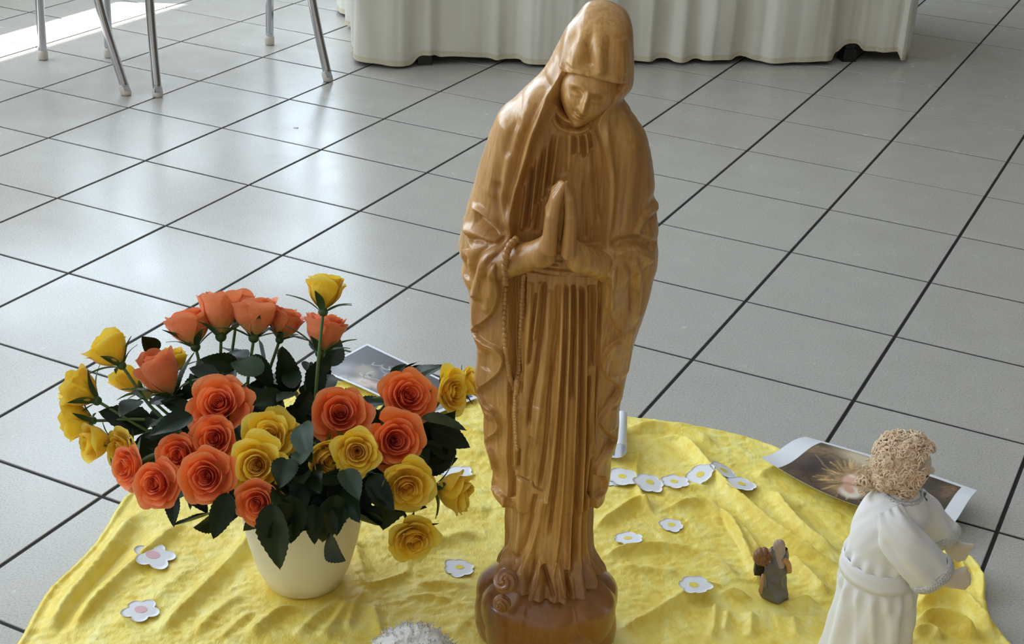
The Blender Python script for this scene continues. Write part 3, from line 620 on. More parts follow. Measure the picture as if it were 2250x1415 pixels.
# --- rosary hanging from the wrist
mb = MB()
def ondepth(px, py, lift):
    x, z = onf(px, py); i = np.clip(np.searchsorted(zr, z), 0, NR - 1); row = V.reshape(NR, -1, 3)[i][:NF]; j = np.argmin(np.abs(row[:, 0] - x)); return np.array([row[j, 0], row[j, 1] - lift, z])
def beads(P, n, r, lift, r1=None):
    for k, p in enumerate(smooth_curve(P, n)):
        rr = r * (0.85 + 0.3 * rng.random()); q = ondepth(p[0], p[1], lift * r); mb.ball(q, (rr, rr, rr * 1.15), 10, 6)
beads([(1112, 628), (1108, 690), (1110, 760), (1114, 805), (1122, 845), (1128, 868)], 30, 0.0034, 0.2)
beads([(1150, 612), (1147, 680), (1143, 760), (1139, 830), (1134, 872)], 34, 0.0032, 0.2)
beads([(1131, 876), (1133, 930), (1136, 992)], 18, 0.0026, 0.2)
for px, py, d in [(1133, 528, -.080), (1126, 534, -.086), (1120, 541, -.092), (1115, 551, -.096), (1112, 562, -.097), (1110, 574, -.096), (1109, 586, -.092), (1109, 598, -.087), (1110, 609, -.082), (1111, 619, -.079)]:
    mb.ball(at(px, py, d + 0.006), (0.0046, 0.0046, 0.0055), 12, 8)
ro_ = mb.build('rosary', M_wood.m, statue); tag(ro_, 'carved rosary beads', kind='stuff')
# --- base: clouds of dark wood with two carved roses
nu, nv = 220, 110
U, Vv = np.meshgrid(np.linspace(0, 2 * math.pi, nu, endpoint=False), np.linspace(0, 1, nv))
bl = at(1053, 1360, 0)[0]; br = at(1348, 1330, 0)[0]; bc = (bl + br) / 2; ba = (br - bl) / 2
zb = 0.132 * Vv
prof = np.where(Vv < 0.55, 1 - 0.03 * ((Vv - 0.4) / 0.4) ** 2 - 0.05 * np.clip(0.1 - Vv, 0, 1) / 0.1, 0.996 * np.sqrt(np.clip(1 - ((Vv - 0.55) / 0.452) ** 2.2, 0, 1)))
d = np.zeros_like(U)
rs = np.random.default_rng(5)
for k in range(14):
    a0 = 2 * math.pi * (k * 0.6180 + 0.06 * rs.random()) ; v0 = [0.52, 0.30, 0.15][k % 3]; da = np.angle(np.exp(1j * (U - a0)))
    q = 1 - (da / (0.52 + 0.15 * rs.random())) ** 2 - ((Vv - v0) / (0.34 + 0.1 * rs.random())) ** 2; d = np.maximum(d, 0.017 * np.clip(q, 0, 1) ** 0.62)
R_ = (ba - 0.010 + d * (1 - sstep(Vv, 0.6, 0.85))) * prof
V2 = np.stack([bc + np.cos(U) * R_, np.sin(U) * R_ * 0.92, zb], -1).reshape(-1, 3)
F2 = grid_faces(nv, nu, True); base = obj('base', npmesh('base', V2, F2), M_wood2.m, statue)
# ================================================================== roses
def petal_mesh(name, R, Hh, half, lip, drop, inner, mid, rim, tip=0.05, wob=0.03, seed=0, nu=13, nv=12, lean=0.0):
    rs = np.random.default_rng(seed); u = np.linspace(-1, 1, nu); v = np.linspace(0, 1, nv); V_, U_ = np.meshgrid(v, u, indexing='ij')
    vm = 1 - 0.24 * np.abs(U_) ** 3.6 + tip * np.exp(-(U_ / 0.22) ** 2) + wob * np.sin(U_ * 4 + rs.random() * 6)
    vv = V_ * vm
    W = half * (0.30 + 0.95 * np.sqrt(np.clip(vv * 1.25, 0, 1))) * (1 - 0.18 * vv ** 3)
    phi = U_ * W
    r = R * (1 - (1 - np.clip(vv, 0, 1)) ** 2.4) * (1 - 0.10 * sstep(vv, 0.45, 0.85)) + 0.055 * R * U_ + lean * vv
    c = np.clip(vv - 0.66, 0, 1); r = r + lip * (c / 0.34) ** 1.8 * (0.75 + 0.5 * U_ ** 2)
    z = Hh * vv - drop * (c / 0.34) ** 2.0 * (0.6 + 0.5 * U_ ** 2) + wob * 0.6 * np.sin(U_ * 5 + rs.random() * 6) * vv ** 2
    P = np.stack([r * np.cos(phi), r * np.sin(phi), z], -1).reshape(-1, 3)
    me = npmesh(name, P, grid_faces(nv, nu))
    t = vv.reshape(-1)[:, None]; a = np.asarray(inner)[:3]; b = np.asarray(mid)[:3]; e = np.asarray(rim)[:3]
    C = a * (1 - sstep(t, 0.0, 0.5)) + b * sstep(t, 0.0, 0.5); C = C * (1 - sstep(t, 0.82, 1.0)) + e * sstep(t, 0.82, 1.0)
    colattr(me, C); return me
def heart_mesh(name, inner, rim, R=0.20, Hh=1.0):
    n, nz = 110, 8; s = np.linspace(0, 1, n); a = s * 2 * math.pi * 3.1; rr = 0.02 + (R - 0.02) * s
    P = []
    for k in range(nz):
        t = k / (nz - 1); top = Hh * (0.90 + 0.10 * s + 0.02 * np.sin(a * 1.7)); P.append(np.stack([rr * (0.55 + 0.45 * t) * np.cos(a), rr * (0.55 + 0.45 * t) * np.sin(a), (0.25 + (top - 0.25) * t)], 1))
    me = npmesh(name, np.vstack(P), grid_faces(nz, n)); t = np.repeat(np.linspace(0, 1, nz), n)[:, None]
    colattr(me, np.asarray(inner)[:3] * (1 - t ** 3) + np.asarray(rim)[:3] * t ** 3); return me
def petal_mat(name):
    M = Mat(name, rough=0.55, Sheen_Weight=0.25, Subsurface_Weight=0.0)
    n = M.noise(M.coord((1, 1, 1)), 9, 3); c = M.mix(M.math('MULTIPLY', n, 0.28), M.attr(), (1, 1, 1, 1), 'MULTIPLY'); M.base(M.attr())
    tr = M.n('ShaderNodeBsdfTranslucent'); M.l(M.attr(), tr.inputs[0]); mx = M.n('ShaderNodeMixShader'); mx.inputs[0].default_value = 0.32
    M.l(M.b.outputs[0], mx.inputs[1]); M.l(tr.outputs[0], mx.inputs[2]); M.l(mx.outputs[0], M.t.nodes['Material Output'].inputs[0])
    M.bump(n, 0.15, 0.02); return M
M_petO = petal_mat('orange_petal'); M_petY = petal_mat('yellow_petal')
OR = dict(i=srgb(228, 68, 20), m=srgb(250, 114, 40), r=srgb(255, 160, 98), oi=srgb(248, 178, 78), om=srgb(252, 130, 54), orr=srgb(255, 166, 108))
PE = dict(i=srgb(232, 92, 40), m=srgb(244, 124, 66), r=srgb(250, 160, 112), oi=srgb(244, 206, 110), om=srgb(250, 150, 92), orr=srgb(252, 160, 116))
YE = dict(i=srgb(244, 178, 12), m=srgb(255, 212, 36), r=srgb(255, 232, 92), oi=srgb(232, 196, 50), om=srgb(255, 216, 48), orr=srgb(255, 234, 106))
# kinds of bloom: (R, H, half width, lip, drop, count, lean)
OPEN = [(.30, .98, 1.15, .03, .00, 3, 0), (.43, .97, 1.0, .07, .01, 4, 0), (.58, .92, .86, .13, .03, 4, 0), (.74, .82, .80, .22, .07, 5, 0), (.86, .66, .74, .34, .14, 5, .05)]
CUP = [(.30, 1.18, 1.15, .02, .0, 3, 0), (.42, 1.20, 1.05, .04, .0, 3, 0), (.52, 1.18, .98, .08, .02, 4, 0), (.60, 1.12, .98, .11, .03, 4, 0), (.66, 1.02, .94, .19, .08, 3, 0)]
BUD = [(.26, 1.25, 1.2, .0, .0, 3, 0), (.38, 1.28, 1.1, .01, .0, 3, 0), (.46, 1.26, 1.05, .03, .0, 3, 0), (.52, 1.18, 1.0, .07, .02, 3, 0)]
BLOOM = {}
for cn, C_, MM in (('orange', OR, M_petO), ('yellow', YE, M_petY)):
    for kn, K in (('open', OPEN), ('cup', CUP), ('bud', BUD)):
        L = []; C_ = PE if (cn == 'orange' and kn != 'open') else C_
        for j, (R_, H_, hw, lip, dr, cnt, ln) in enumerate(K):
            o_ = j >= len(K) - 2
            for var in range(2):
                me = petal_mesh('petal', R_, H_, hw, lip, dr, C_['oi'] if o_ else C_['i'], C_['om'] if o_ else C_['m'], C_['orr'] if o_ else C_['r'], 0.05 if cn == 'yellow' else 0.0, 0.045 if cn == 'yellow' else 0.03, seed=j * 7 + var + (50 if cn == 'yellow' else 0), lean=ln)
                me.materials.append(MM.m); L.append((j, var, me, cnt))
        he = heart_mesh('heart', C_['i'], C_['m'], 0.22 if kn == 'open' else 0.20, 0.95 if kn == 'open' else 1.12); he.materials.append(MM.m)
        BLOOM[cn, kn] = (K, {(j, v): me for j, v, me, _ in L}, he)
# leaves, sepals, stems
M_leaf = Mat('rose_leaf', rough=0.45, Specular_IOR_Level=0.25)
_n = M_leaf.noise(M_leaf.coord((1, 1, 1)), 5, 3); _oi = M_leaf.n('ShaderNodeObjectInfo')
_c = M_leaf.mix(_n, srgb(12, 24, 13), srgb(27, 44, 24)); _c = M_leaf.mix(M_leaf.math('MULTIPLY', _oi.outputs['Random'], 0.55), _c, srgb(40, 62, 32)); M_leaf.base(_c)
M_stem = Mat('rose_stem', srgb(74, 100, 48), 0.5); M_sep = Mat('rose_sepal', srgb(58, 86, 44), 0.5)
def leaf_mesh(name, seed, wid=0.34, bend=0.18, fold=0.30):
    rs = np.random.default_rng(seed); ns, nw = 22, 4; s = np.linspace(0, 1, ns); P = []
    for i, t in enumerate(s):
        w_ = wid * (np.sin(math.pi * min(1, t ** 0.72 * 0.99 + 0.01)) ** 0.8) * (1 + 0.045 * (1 if i % 2 else -1) * (0.15 < t < 0.95))
        tw = 0.25 * math.sin(t * 3 + seed)
        for k in range(-nw, nw + 1):
            q = k / nw; zz = -bend * t * t + fold * abs(q) * w_ + 0.05 * math.sin(t * 9 + seed + q * 2) * w_ * abs(q) + tw * q * w_ * 0.4
            P.append((q * w_, t - 0.05 * abs(q) * 0.6, zz))
    return npmesh(name, np.array(P), grid_faces(ns, 2 * nw + 1))
LEAF = [leaf_mesh('leaf', k, w_, b_, f_) for k, (w_, b_, f_) in enumerate([(.27, .12, .25), (.31, .25, .15), (.25, .05, .35), (.29, .35, .22), (.28, -.08, .3)])]
for me in LEAF: me.materials.append(M_leaf.m)
sep_me = leaf_mesh('sepal', 9, 0.13, -0.55, 0.2); sep_me.materials.append(M_sep.m)
def frame(ax, spin=0.0):
    ax = np.asarray(ax, float) / np.linalg.norm(ax); h = np.array([0, 0, 1.0]) if abs(ax[2]) < 0.95 else np.array([1.0, 0, 0])
    x = np.cross(h, ax); x /= np.linalg.norm(x); y = np.cross(ax, x); c, s = math.cos(spin), math.sin(spin)
    return np.stack([c * x + s * y, -s * x + c * y, ax], 1)
def setmat(o, R, loc, s=1.0):
    M_ = Matrix.Identity(4)
    for i in range(3):
        for j in range(3): M_[i][j] = float(R[i][j]) * s
        M_[i][3] = float(loc[i])
    o.matrix_local = M_
def place_leaf(root, p, tip, nrm, size=None, k=None):
    # leaf from point p to tip with upper side towards nrm (world, relative to root at origin offset)
    d = np.asarray(tip, float) - p; L = np.linalg.norm(d); y = d / L; z = np.asarray(nrm, float); z = z - y * (z @ y); z /= np.linalg.norm(z) + 1e-9; x = np.cross(y, z)
    o = obj('leaf', LEAF[random.randrange(5) if k is None else k], None, root); setmat(o, np.stack([x, y, z], 1), p - np.array(root.location), L); return o
POT = atz(668, 1276); POTZ = 0.172
BL = []                                # blooms already promised: (place, radius)
def clear_of_blooms(p, tip):           # a leaf must not grow through or straight before a bloom
    for f in (0.0, 0.25, 0.5, 0.75, 1.0):
        g_ = proj(p + (tip - p) * f)[0]
        if 742 < g_[0] < 850 and 755 < g_[1] < 880: return False        # the view on to the sheet behind stays open
        q = p + (tip - p) * f; e = CAM - q; e = e / np.linalg.norm(e)
        for c, r in BL:
            d = q - c; t = d @ e
            if t > -0.9 * r and np.linalg.norm(d - e * t) < 0.92 * r: return False
    return True
def rose(px, py, Y, rpx, axis, color, kind, label, stem_to=None, leaves=True):
    c = at(px, py, Y)                       # middle of the bloom
    ax = np.asarray(axis, float); ax /= np.linalg.norm(ax)
    depth = (c - CAM) @ RW[2]; s = rpx * depth / FPX * (1.04 / 0.98 if kind == 'open' else (1.14 / 0.80 if kind == 'cup' else 1.12 / 0.62))
    hh = 0.5 if kind == 'open' else 0.6
    b = c - ax * s * hh                     # base of the bloom
    root = empty('rose', tuple(b)); tag(root, label, 'rose', '%s roses in the white pot' % color)
    K, PM, he = BLOOM[color, kind]; spin = random.random() * 6.28; Rf = frame(ax, spin)
    o = obj('heart', he, None, root); setmat(o, Rf, (0, 0, 0), s)
    for j, (R_, H_, hw, lip, dr, cnt, ln) in enumerate(K):
        for q in range(cnt):
            a = 2 * math.pi * (q + 0.37 * j + 0.22 * random.uniform(-1, 1)) / cnt; ca, sa = math.cos(a), math.sin(a)
            Rq = Rf @ np.array([[ca, -sa, 0], [sa, ca, 0], [0, 0, 1.0]])
            if j >= 1:
                t = random.uniform(-0.12, 0.24) if j >= len(K) - 2 else random.uniform(-0.09, 0.09); ct_, st_ = math.cos(t), math.sin(t); Rq = Rq @ np.array([[ct_, 0, st_], [0, 1, 0], [-st_, 0, ct_]])
            o = obj('petal', PM[j, random.randrange(2)], None, root); setmat(o, Rq, (0, 0, 0), s * (random.uniform(0.96, 1.04) if j < len(K) - 2 else random.uniform(0.90, 1.12)))
    # receptacle and sepals
    rec = MB().ball((0, 0, 0), (0.17 * s, 0.17 * s, 0.16 * s), 10, 6, R=Rf); r_ = rec.build('receptacle', M_sep.m, root); r_.location = tuple(-ax * 0.03 * s)
    for q in range(5):
        a = q * 2 * math.pi / 5 + spin; out = Rf @ np.array([math.cos(a), math.sin(a), 0.0]); d = ax * random.uniform(0.5, 1.0) + out * random.uniform(0.35, 0.75) if kind != 'open' else out * 0.9 - ax * random.uniform(-0.2, 0.5)
        d /= np.linalg.norm(d); nrm = out - d * (out @ d); nrm /= np.linalg.norm(nrm) + 1e-9; x = np.cross(d, nrm)
        o = obj('sepal', sep_me, None, root); setmat(o, np.stack([x, d, nrm], 1), out * 0.12 * s, s * random.uniform(0.85, 1.15))
    # stem into the pot
    e = np.array([POT[0] + random.uniform(-0.035, 0.035), POT[1] + random.uniform(-0.035, 0.035), 0.10]) if stem_to is None else np.asarray(stem_to)
    L = np.linalg.norm(b - e); rim = np.array([POT[0], POT[1], POTZ]) + 0.45 * (np.array([b[0], b[1], POTZ]) - np.array([POT[0], POT[1], POTZ])) * min(1, 0.06 / (np.hypot(*(b - POT)[:2]) + 1e-6) * 2)
    P = smooth_curve([b - ax * 0.02 * s, b - ax * 0.35 * L * 0.8 + 0.0 * e, (b - ax * 0.35 * L + rim) / 2 * 1.0, rim, e], 26) - b
    MB().tube(P, np.linspace(0.0022, 0.0026, len(P)), 7).build('stem', M_stem.m, root)
    if leaves:
        for k in range(leaves if leaves is not True else 3):
            i = random.randint(3, 15); p = P[i] + b; a = random.random() * 6.28; t = P[i + 1] - P[i]; t /= np.linalg.norm(t)
            out = frame(-t) @ np.array([math.cos(a), math.sin(a), 0.0]); out = out + np.array([0, -0.15, 0.1]); out /= np.linalg.norm(out)
            l = random.uniform(0.045, 0.068); m_ = p + out * 0.018
            tipp = m_ + (out * 0.9 - np.array([0, 0, random.uniform(-0.2, 0.5)])) * l
            if not clear_of_blooms(m_, tipp) or min(m_[2], tipp[2]) < 0.13: continue
            place_leaf(root, m_, tipp, np.array([0, -0.3, 1.0]) + 0.4 * rng.normal(size=3))
            pet = MB().tube([p - b, m_ - b], 0.0011, 5).build('leaf_stalk', M_stem.m, root)
    return root
PY = POT[1]
# px, py, depth, radius px, axis (x right, y away, z up), colour, kind, label
ROSES = [
 (418, 722, PY + .10, 47, (-.40, .55, 1), 'orange', 'cup', 'peach rose seen from the side, leftmost of the top cluster'),
 (520, 676, PY + .17, 40, (.0, .6, 1), 'orange', 'cup', 'peach rose at the very back of the top cluster'),
 (484, 692, PY + .11, 42, (-.08, .45, 1), 'orange', 'bud', 'large peach rosebud in the middle of the top cluster'),
 (562, 698, PY + .11, 50, (.05, .55, 1), 'orange', 'cup', 'peach rose on a straight pale stem right of the large bud'),
 (624, 712, PY + .13, 40, (.25, .55, 1), 'orange', 'cup', 'peach rose half hidden at the right end of the top cluster'),
 (712, 732, PY + .10, 50, (.15, .55, 1), 'orange', 'cup', 'peach rose behind the tall yellow rose stem'),
 (714, 644, PY + .06, 46, (.05, .50, 1), 'yellow', 'cup', 'tallest yellow rose standing alone above the bouquet'),
 (357, 826, PY + .04, 46, (-.45, .10, 1), 'orange', 'bud', 'peach rose leaning left above a dark leaf'),
 (382, 792, PY + .10, 30, (-.1, .2, 1), 'yellow', 'cup', 'yellow rose mostly hidden behind the leaning peach rose'),
 (286, 838, PY + .10, 30, (-.8, .2, .6), 'yellow', 'bud', 'yellow bud peeping out left of the leaning peach rose'),
 (244, 772, PY + .06, 44, (-.75, .45, .75), 'yellow', 'cup', 'yellow rose at the upper left on a bent stem'),
 (178, 860, PY + .03, 46, (-1, .25, .45), 'yellow', 'cup', 'leftmost yellow rose pointing outward'),
 (172, 924, PY + .02, 38, (-1, .1, -.1), 'yellow', 'cup', 'yellow rose drooping just below the leftmost one'),
 (214, 972, PY - .02, 38, (-.8, -.6, .1), 'yellow', 'cup', 'pale yellow rose at the lower left beside a second one'),
 (266, 986, PY - .03, 40, (-.6, -.8, .3), 'yellow', 'open', 'yellow rose squeezed between pale yellow and orange roses, lower left'),
 (484, 890, PY - .03, 62, (-.05, -.75, .75), 'orange', 'open', 'big orange rose open to the viewer, upper left of the front'),
 (474, 964, PY - .07, 49, (-.1, -.9, .55), 'orange', 'open', 'orange rose directly under the big open one'),
 (396, 1001, PY - .08, 48, (-.25, -.95, .5), 'orange', 'open', 'orange rose above two others in the left front group'),
 (284, 1026, PY - .08, 46, (-.7, -.8, .3), 'orange', 'open', 'outermost orange rose at the lower left, turned sideways'),
 (346, 1062, PY - .12, 52, (-.3, -.9, .4), 'orange', 'open', 'lowest orange rose of the left front group'),
 (456, 1046, PY - .13, 59, (-.05, -.95, .5), 'orange', 'open', 'wide orange rose next to the two stacked yellow roses'),
 (594, 960, PY - .07, 52, (.0, -.85, .7), 'yellow', 'open', 'upper of the two stacked yellow roses in the centre'),
 (566, 1022, PY - .12, 56, (.0, -.95, .5), 'yellow', 'open', 'lower of the two stacked yellow roses in the centre'),
 (567, 1103, PY - .15, 43, (-.05, -.95, .3), 'orange', 'open', 'small orange rose hanging low in front of the pot'),
 (748, 910, PY - .02, 58, (.1, -.8, .7), 'orange', 'open', 'big orange rose above the yellow pair on the right'),
 (896, 872, PY + .02, 54, (.35, -.7, .7), 'orange', 'open', 'upper right orange rose with pointed petals'),
 (868, 968, PY - .05, 56, (.25, -.9, .5), 'orange', 'open', 'orange rose with a deep red heart on the right'),
 (785, 992, PY - .09, 48, (.1, -.95, .5), 'yellow', 'open', 'round yellow rose facing the viewer beneath the big orange rose'),
 (716, 1005, PY - .08, 38, (.4, -.85, .15), 'yellow', 'cup', 'half closed yellow rose left of the round yellow one'),
 (893, 1068, PY - .10, 52, (.25, -1, .15), 'yellow', 'open', 'yellow rose below the deep red hearted orange rose'),
 (993, 1082, PY - .05, 46, (1, -.25, -.15), 'yellow', 'cup', 'yellow rose at the far right of the bouquet pointing at the statue'),
 (908, 1184, PY - .11, 47, (.35, -1, -.05), 'yellow', 'open', 'lowest yellow rose drooping right of the pot'),
 (990, 860, PY + .05, 44, (.8, -.6, .3), 'yellow', 'open', 'yellow rose at the upper right beside the statue'),
 (1026, 842, PY + .09, 30, (.9, .0, .5), 'yellow', 'cup', 'small yellow rose tucked behind another next to the statue'),
]
for (x, y, Yd, r, *_r) in ROSES:
    c = at(x, y, Yd); BL.append((c, 1.08 * r * ((c - CAM) @ RW[2]) / FPX))
for k, R_ in enumerate(ROSES):
    rose(*R_, leaves=4 if k > 5 else 3)
# larger leaves placed where the bouquet shows them: stalk place, tip place, depth
LV = [(500, 1085, 468, 1188, -.15), (548, 1120, 532, 1180, -.16), (600, 1110, 612, 1258, -.165), (640, 1090, 640, 1190, -.16), (690, 1110, 690, 1200, -.14), (735, 1090, 712, 1205, -.13), (744, 1100, 742, 1180, -.12),
      (350, 850, 210, 810, .06), (330, 930, 215, 905, .02), (345, 770, 308, 735, .08), (880, 1040, 1000, 905, .04), (950, 940, 1035, 985, .02), (870, 1060, 840, 1160, -.06), (920, 1080, 940, 1010, .0), (1000, 1000, 930, 970, .02),
      (640, 860, 620, 760, .06), (600, 850, 540, 740, .07), (680, 860, 640, 930, .02), (650, 900, 660, 1000, -.03), (700, 960, 660, 1060, -.06), (620, 930, 690, 880, .03), (770, 860, 740, 800, .04), (860, 830, 890, 800, .06), (560, 840, 520, 900, .0), (420, 900, 350, 880, .02), (440, 830, 400, 880, .04),
      (640, 1010, 690, 1080, -.1), (760, 1040, 690, 1060, -.1), (800, 1050, 830, 1120, -.08), (850, 1020, 800, 1090, -.06), (600, 1070, 650, 1130, -.13), (520, 800, 440, 790, .07), (700, 800, 690, 880, .04), (820, 900, 840, 960, .0), (560, 780, 600, 860, .06)]
roots = [o for o in bpy.data.objects if o.name.startswith('rose') and o.type == 'EMPTY' and 'label' in o]
for (x0, y0, x1, y1, dy_) in LV:
    p = at(x0, y0, PY + dy_); t = at(x1, y1, PY + dy_ - 0.008 + 0.02 * random.uniform(-1, 1))
    nr = min(roots, key=lambda o: np.linalg.norm(np.array(o.location) - p))
    if clear_of_blooms(p + (t - p) * 0.3, t): place_leaf(nr, p, t, np.array([random.uniform(-.5, .5), -1, random.uniform(.2, .9)]), k=random.choice((0, 2, 2, 4)))
# dense foliage in the heart of the bouquet
for k in range(300):
    a = random.random() * 6.28; rr = math.sqrt(random.random()) * 0.15; z = random.uniform(0.18, 0.34) - 0.2 * rr
    p = np.array([POT[0] + rr * math.cos(a) * 1.15, POT[1] + rr * math.sin(a) * 0.9, z]); out = np.array([math.cos(a), math.sin(a), random.uniform(-0.5, 0.6)])
    nr = min(roots, key=lambda o: np.linalg.norm(np.array(o.location) - p)); l = random.uniform(0.04, 0.065)
    if not clear_of_blooms(p, p + out / np.linalg.norm(out) * l) or p[2] + out[2] / np.linalg.norm(out) * l < 0.155: continue
    place_leaf(nr, p, p + out / np.linalg.norm(out) * l, np.array([0, -0.5, 1.0]) + 0.6 * rng.normal(size=3))
# pot
pot = empty('flower_pot', tuple(POT)); tag(pot, 'cream white round flower pot holding the roses', 'flower pot')
M_pot = Mat('cream_ceramic', srgb(236, 230, 214), 0.42)
mb = MB(); mb.lathe([(0.0, 0.003), (0.044, 0.003), (0.047, 0.004), (0.054, 0.008), (0.066, 0.035), (0.0765, 0.075), (0.083, 0.11), (0.086, 0.15), (0.087, POTZ - 0.002), (0.086, POTZ), (0.084, POTZ - 0.002), (0.078, 0.12), (0.066, 0.07), (0.05, 0.02), (0.0, 0.016)], 64)
mb.build('pot_body', M_pot.m, pot)
MB().lathe([(0.0, 0.14), (0.077, 0.14), (0.0795, 0.139)], 40).build('potting_soil', Mat('dark_soil', srgb(30, 24, 20), 0.9).m, pot)
# two small roses carved on the base of the statue
def carved_rose(px, py, Y, s, ax, spin):
    c = at(px, py, Y); Rf = frame(ax, spin); nu, nv = 96, 60; U_, V_ = np.meshgrid(np.linspace(0, 2 * math.pi, nu, endpoint=False), np.linspace(0.02, math.pi - 0.02, nv))
    r = 1 + 0.16 * (np.abs(np.sin(1.5 * U_ + 5.2 * V_)) - 0.5) * np.sin(V_) ** 0.6 + 0.05 * np.sin(3 * U_ + 9 * V_)
    P = np.stack([r * np.sin(V_) * np.cos(U_), r * np.sin(V_) * np.sin(U_), 0.85 * r * np.cos(V_)], -1).reshape(-1, 3) @ Rf.T * s + c
    obj('carved_rose', npmesh('carved_rose', P, grid_faces(nv, nu, True)[:, ::-1]), M_wood2.m, statue)
carved_rose(1112, 1276, -0.076, 0.0150, (-.3, -.8, .6), 0.4); carved_rose(1103, 1326, -0.080, 0.0110, (-.5, -.9, .2), 1.9)
# ================================================================== yellow velvet cloth on the floor
OUT = [(40, 1415), (98, 1312), (150, 1258), (215, 1190), (290, 1080), (420, 985), (560, 905), (650, 862), (760, 842), (900, 842), (1050, 864), (1200, 890), (1365, 918), (1500, 937), (1620, 960), (1700, 986), (1800, 1040), (1900, 1102), (2000, 1165), (2085, 1222), (2128, 1248), (2160, 1294), (2166, 1326), (2182, 1372), (2212, 1412)]
OW = [atz(*p)[:2] for p in OUT] + [np.array(p) for p in [(0.665, -0.08), (0.58, -0.25), (0.36, -0.40), (0.0, -0.46), (-0.36, -0.42), (-0.60, -0.30), (-0.70, -0.16)]]
OW = np.array(OW); OC = smooth_curve(np.vstack([OW, OW[:1]]), 960)[:-1]
CC = np.array([-0.02, 0.10]); ang = np.unwrap(np.arctan2(OC[:, 1] - CC[1], OC[:, 0] - CC[0]))
NA, NRAD = len(OC), 250
sr = np.linspace(0, 1, NRAD) ** 0.80
CX = CC[0] + sr[:, None] * (OC[:, 0] - CC[0])[None, :]; CY = CC[1] + sr[:, None] * (OC[:, 1] - CC[1])[None, :]
SRR = np.repeat(sr[:, None], NA, 1)
def fold_terms():
    R = []
    def f(P, w, h, asym=0.0, n=26): R.append((np.array([atz(*p)[:2] for p in smooth_curve(P, n)]), w, h, asym))
    # right half: long diagonal ridge, radiating folds, ledges
    f([(1420, 968), (1490, 972), (1530, 1010), (1580, 1070), (1640, 1125), (1720, 1190), (1800, 1236), (1880, 1266)], .010, .011)
    f([(1372, 948), (1450, 944), (1520, 962), (1580, 986)], .012, .007); f([(1366, 968), (1420, 962), (1480, 960)], .010, -.004)
    f([(1408, 985), (1398, 1030), (1400, 1075), (1420, 1120), (1446, 1146)], .006, .004)
    f([(1306, 1170), (1350, 1140), (1400, 1112), (1440, 1130)], .010, .007); f([(1446, 1132), (1500, 1116), (1550, 1116), (1590, 1140), (1625, 1190), (1655, 1260), (1678, 1316)], .008, .008)
    f([(1312, 1236), (1380, 1216), (1450, 1212), (1530, 1226), (1600, 1262), (1625, 1290)], .010, .007)
    f([(1350, 1250), (1420, 1260), (1500, 1268)], .012, .004)
    f([(1330, 1392), (1400, 1382), (1470, 1340), (1530, 1306), (1600, 1290)], .010, .008)
    f([(1565, 1312), (1640, 1318), (1720, 1328), (1810, 1336)], .008, .009); f([(1570, 1330), (1568, 1380), (1560, 1415)], .007, .005); f([(1600, 1345), (1590, 1400)], .006, .004); f([(1650, 1350), (1648, 1410)], .008, .005); f([(1740, 1360), (1748, 1415)], .008, .005); f([(1690, 1345), (1700, 1400)], .006, -.003)
    f([(1690, 1080), (1730, 1140), (1780, 1190), (1850, 1232)], .011, .010); f([(1760, 1110), (1800, 1160), (1840, 1200)], .012, -.005)
    f([(1660, 1060), (1700, 1040), (1740, 1040)], .014, .006); f([(1730, 1230), (1780, 1280), (1820, 1320)], .010, .008)
    f([(1600, 1140), (1640, 1180), (1670, 1220)], .005, .004); f([(1570, 1110), (1600, 1170), (1640, 1230)], .006, -.004)
    # right edge, satin folds by the doll
    f([(2010, 1300), (2060, 1262), (2110, 1250), (2150, 1290), (2160, 1330)], .008, .012); f([(2010, 1340), (2060, 1315), (2110, 1330), (2150, 1370), (2190, 1412)], .010, .013); f([(2005, 1380), (2060, 1368), (2110, 1385), (2150, 1415)], .010, .012)
    f([(2080, 1235), (2110, 1262), (2122, 1290)], .006, .008); f([(2020, 1290), (2090, 1285), (2130, 1310)], .007, -.005); f([(2000, 1400), (2040, 1395), (2070, 1415)], .008, .008); f([(2130, 1330), (2170, 1350), (2200, 1400)], .006, -.004)
    # left half
    f([(95, 1415), (150, 1330), (215, 1250), (270, 1180), (320, 1120)], .012, .012); f([(150, 1415), (200, 1340), (250, 1290), (340, 1210), (420, 1140)], .010, .010); f([(118, 1415), (180, 1320), (240, 1260), (300, 1190)], .006, -.006)
    f([(330, 1415), (380, 1370), (440, 1310), (510, 1240), (555, 1180), (580, 1140)], .010, .010); f([(240, 1400), (300, 1350), (380, 1290), (430, 1240)], .012, .004)
    f([(540, 1415), (590, 1370), (640, 1335), (690, 1312)], .009, .009); f([(640, 1415), (690, 1370), (740, 1325), (775, 1290)], .008, .007); f([(700, 1415), (740, 1370), (770, 1320)], .007, .007); f([(760, 1400), (775, 1350), (800, 1300)], .006, .005)
    f([(775, 1180), (790, 1240), (806, 1290), (850, 1284), (890, 1268), (900, 1240)], .006, .006); f([(800, 1200), (830, 1250), (860, 1275)], .006, -.004)
    f([(880, 1250), (930, 1210), (990, 1190), (1060, 1176)], .011, .008); f([(900, 1300), (960, 1290), (1040, 1300)], .010, .005); f([(880, 1320), (940, 1318), (990, 1330)], .006, .004); f([(820, 1330), (830, 1380), (845, 1415)], .006, .005)
    f([(1000, 1400), (1030, 1370), (1060, 1350)], .008, .006); f([(970, 930), (1020, 950), (1070, 962)], .010, .006); f([(960, 980), (1010, 1000), (1070, 1000)], .012, .004); f([(960, 1110), (1010, 1120), (1080, 1130)], .012, .005); f([(1380, 1060), (1500, 1080), (1560, 1070)], .02, .003)
    f([(420, 1415), (470, 1360), (540, 1310)], .008, .005); f([(480, 1415), (520, 1380), (560, 1350)], .006, .004)
    return R
FT = fold_terms()
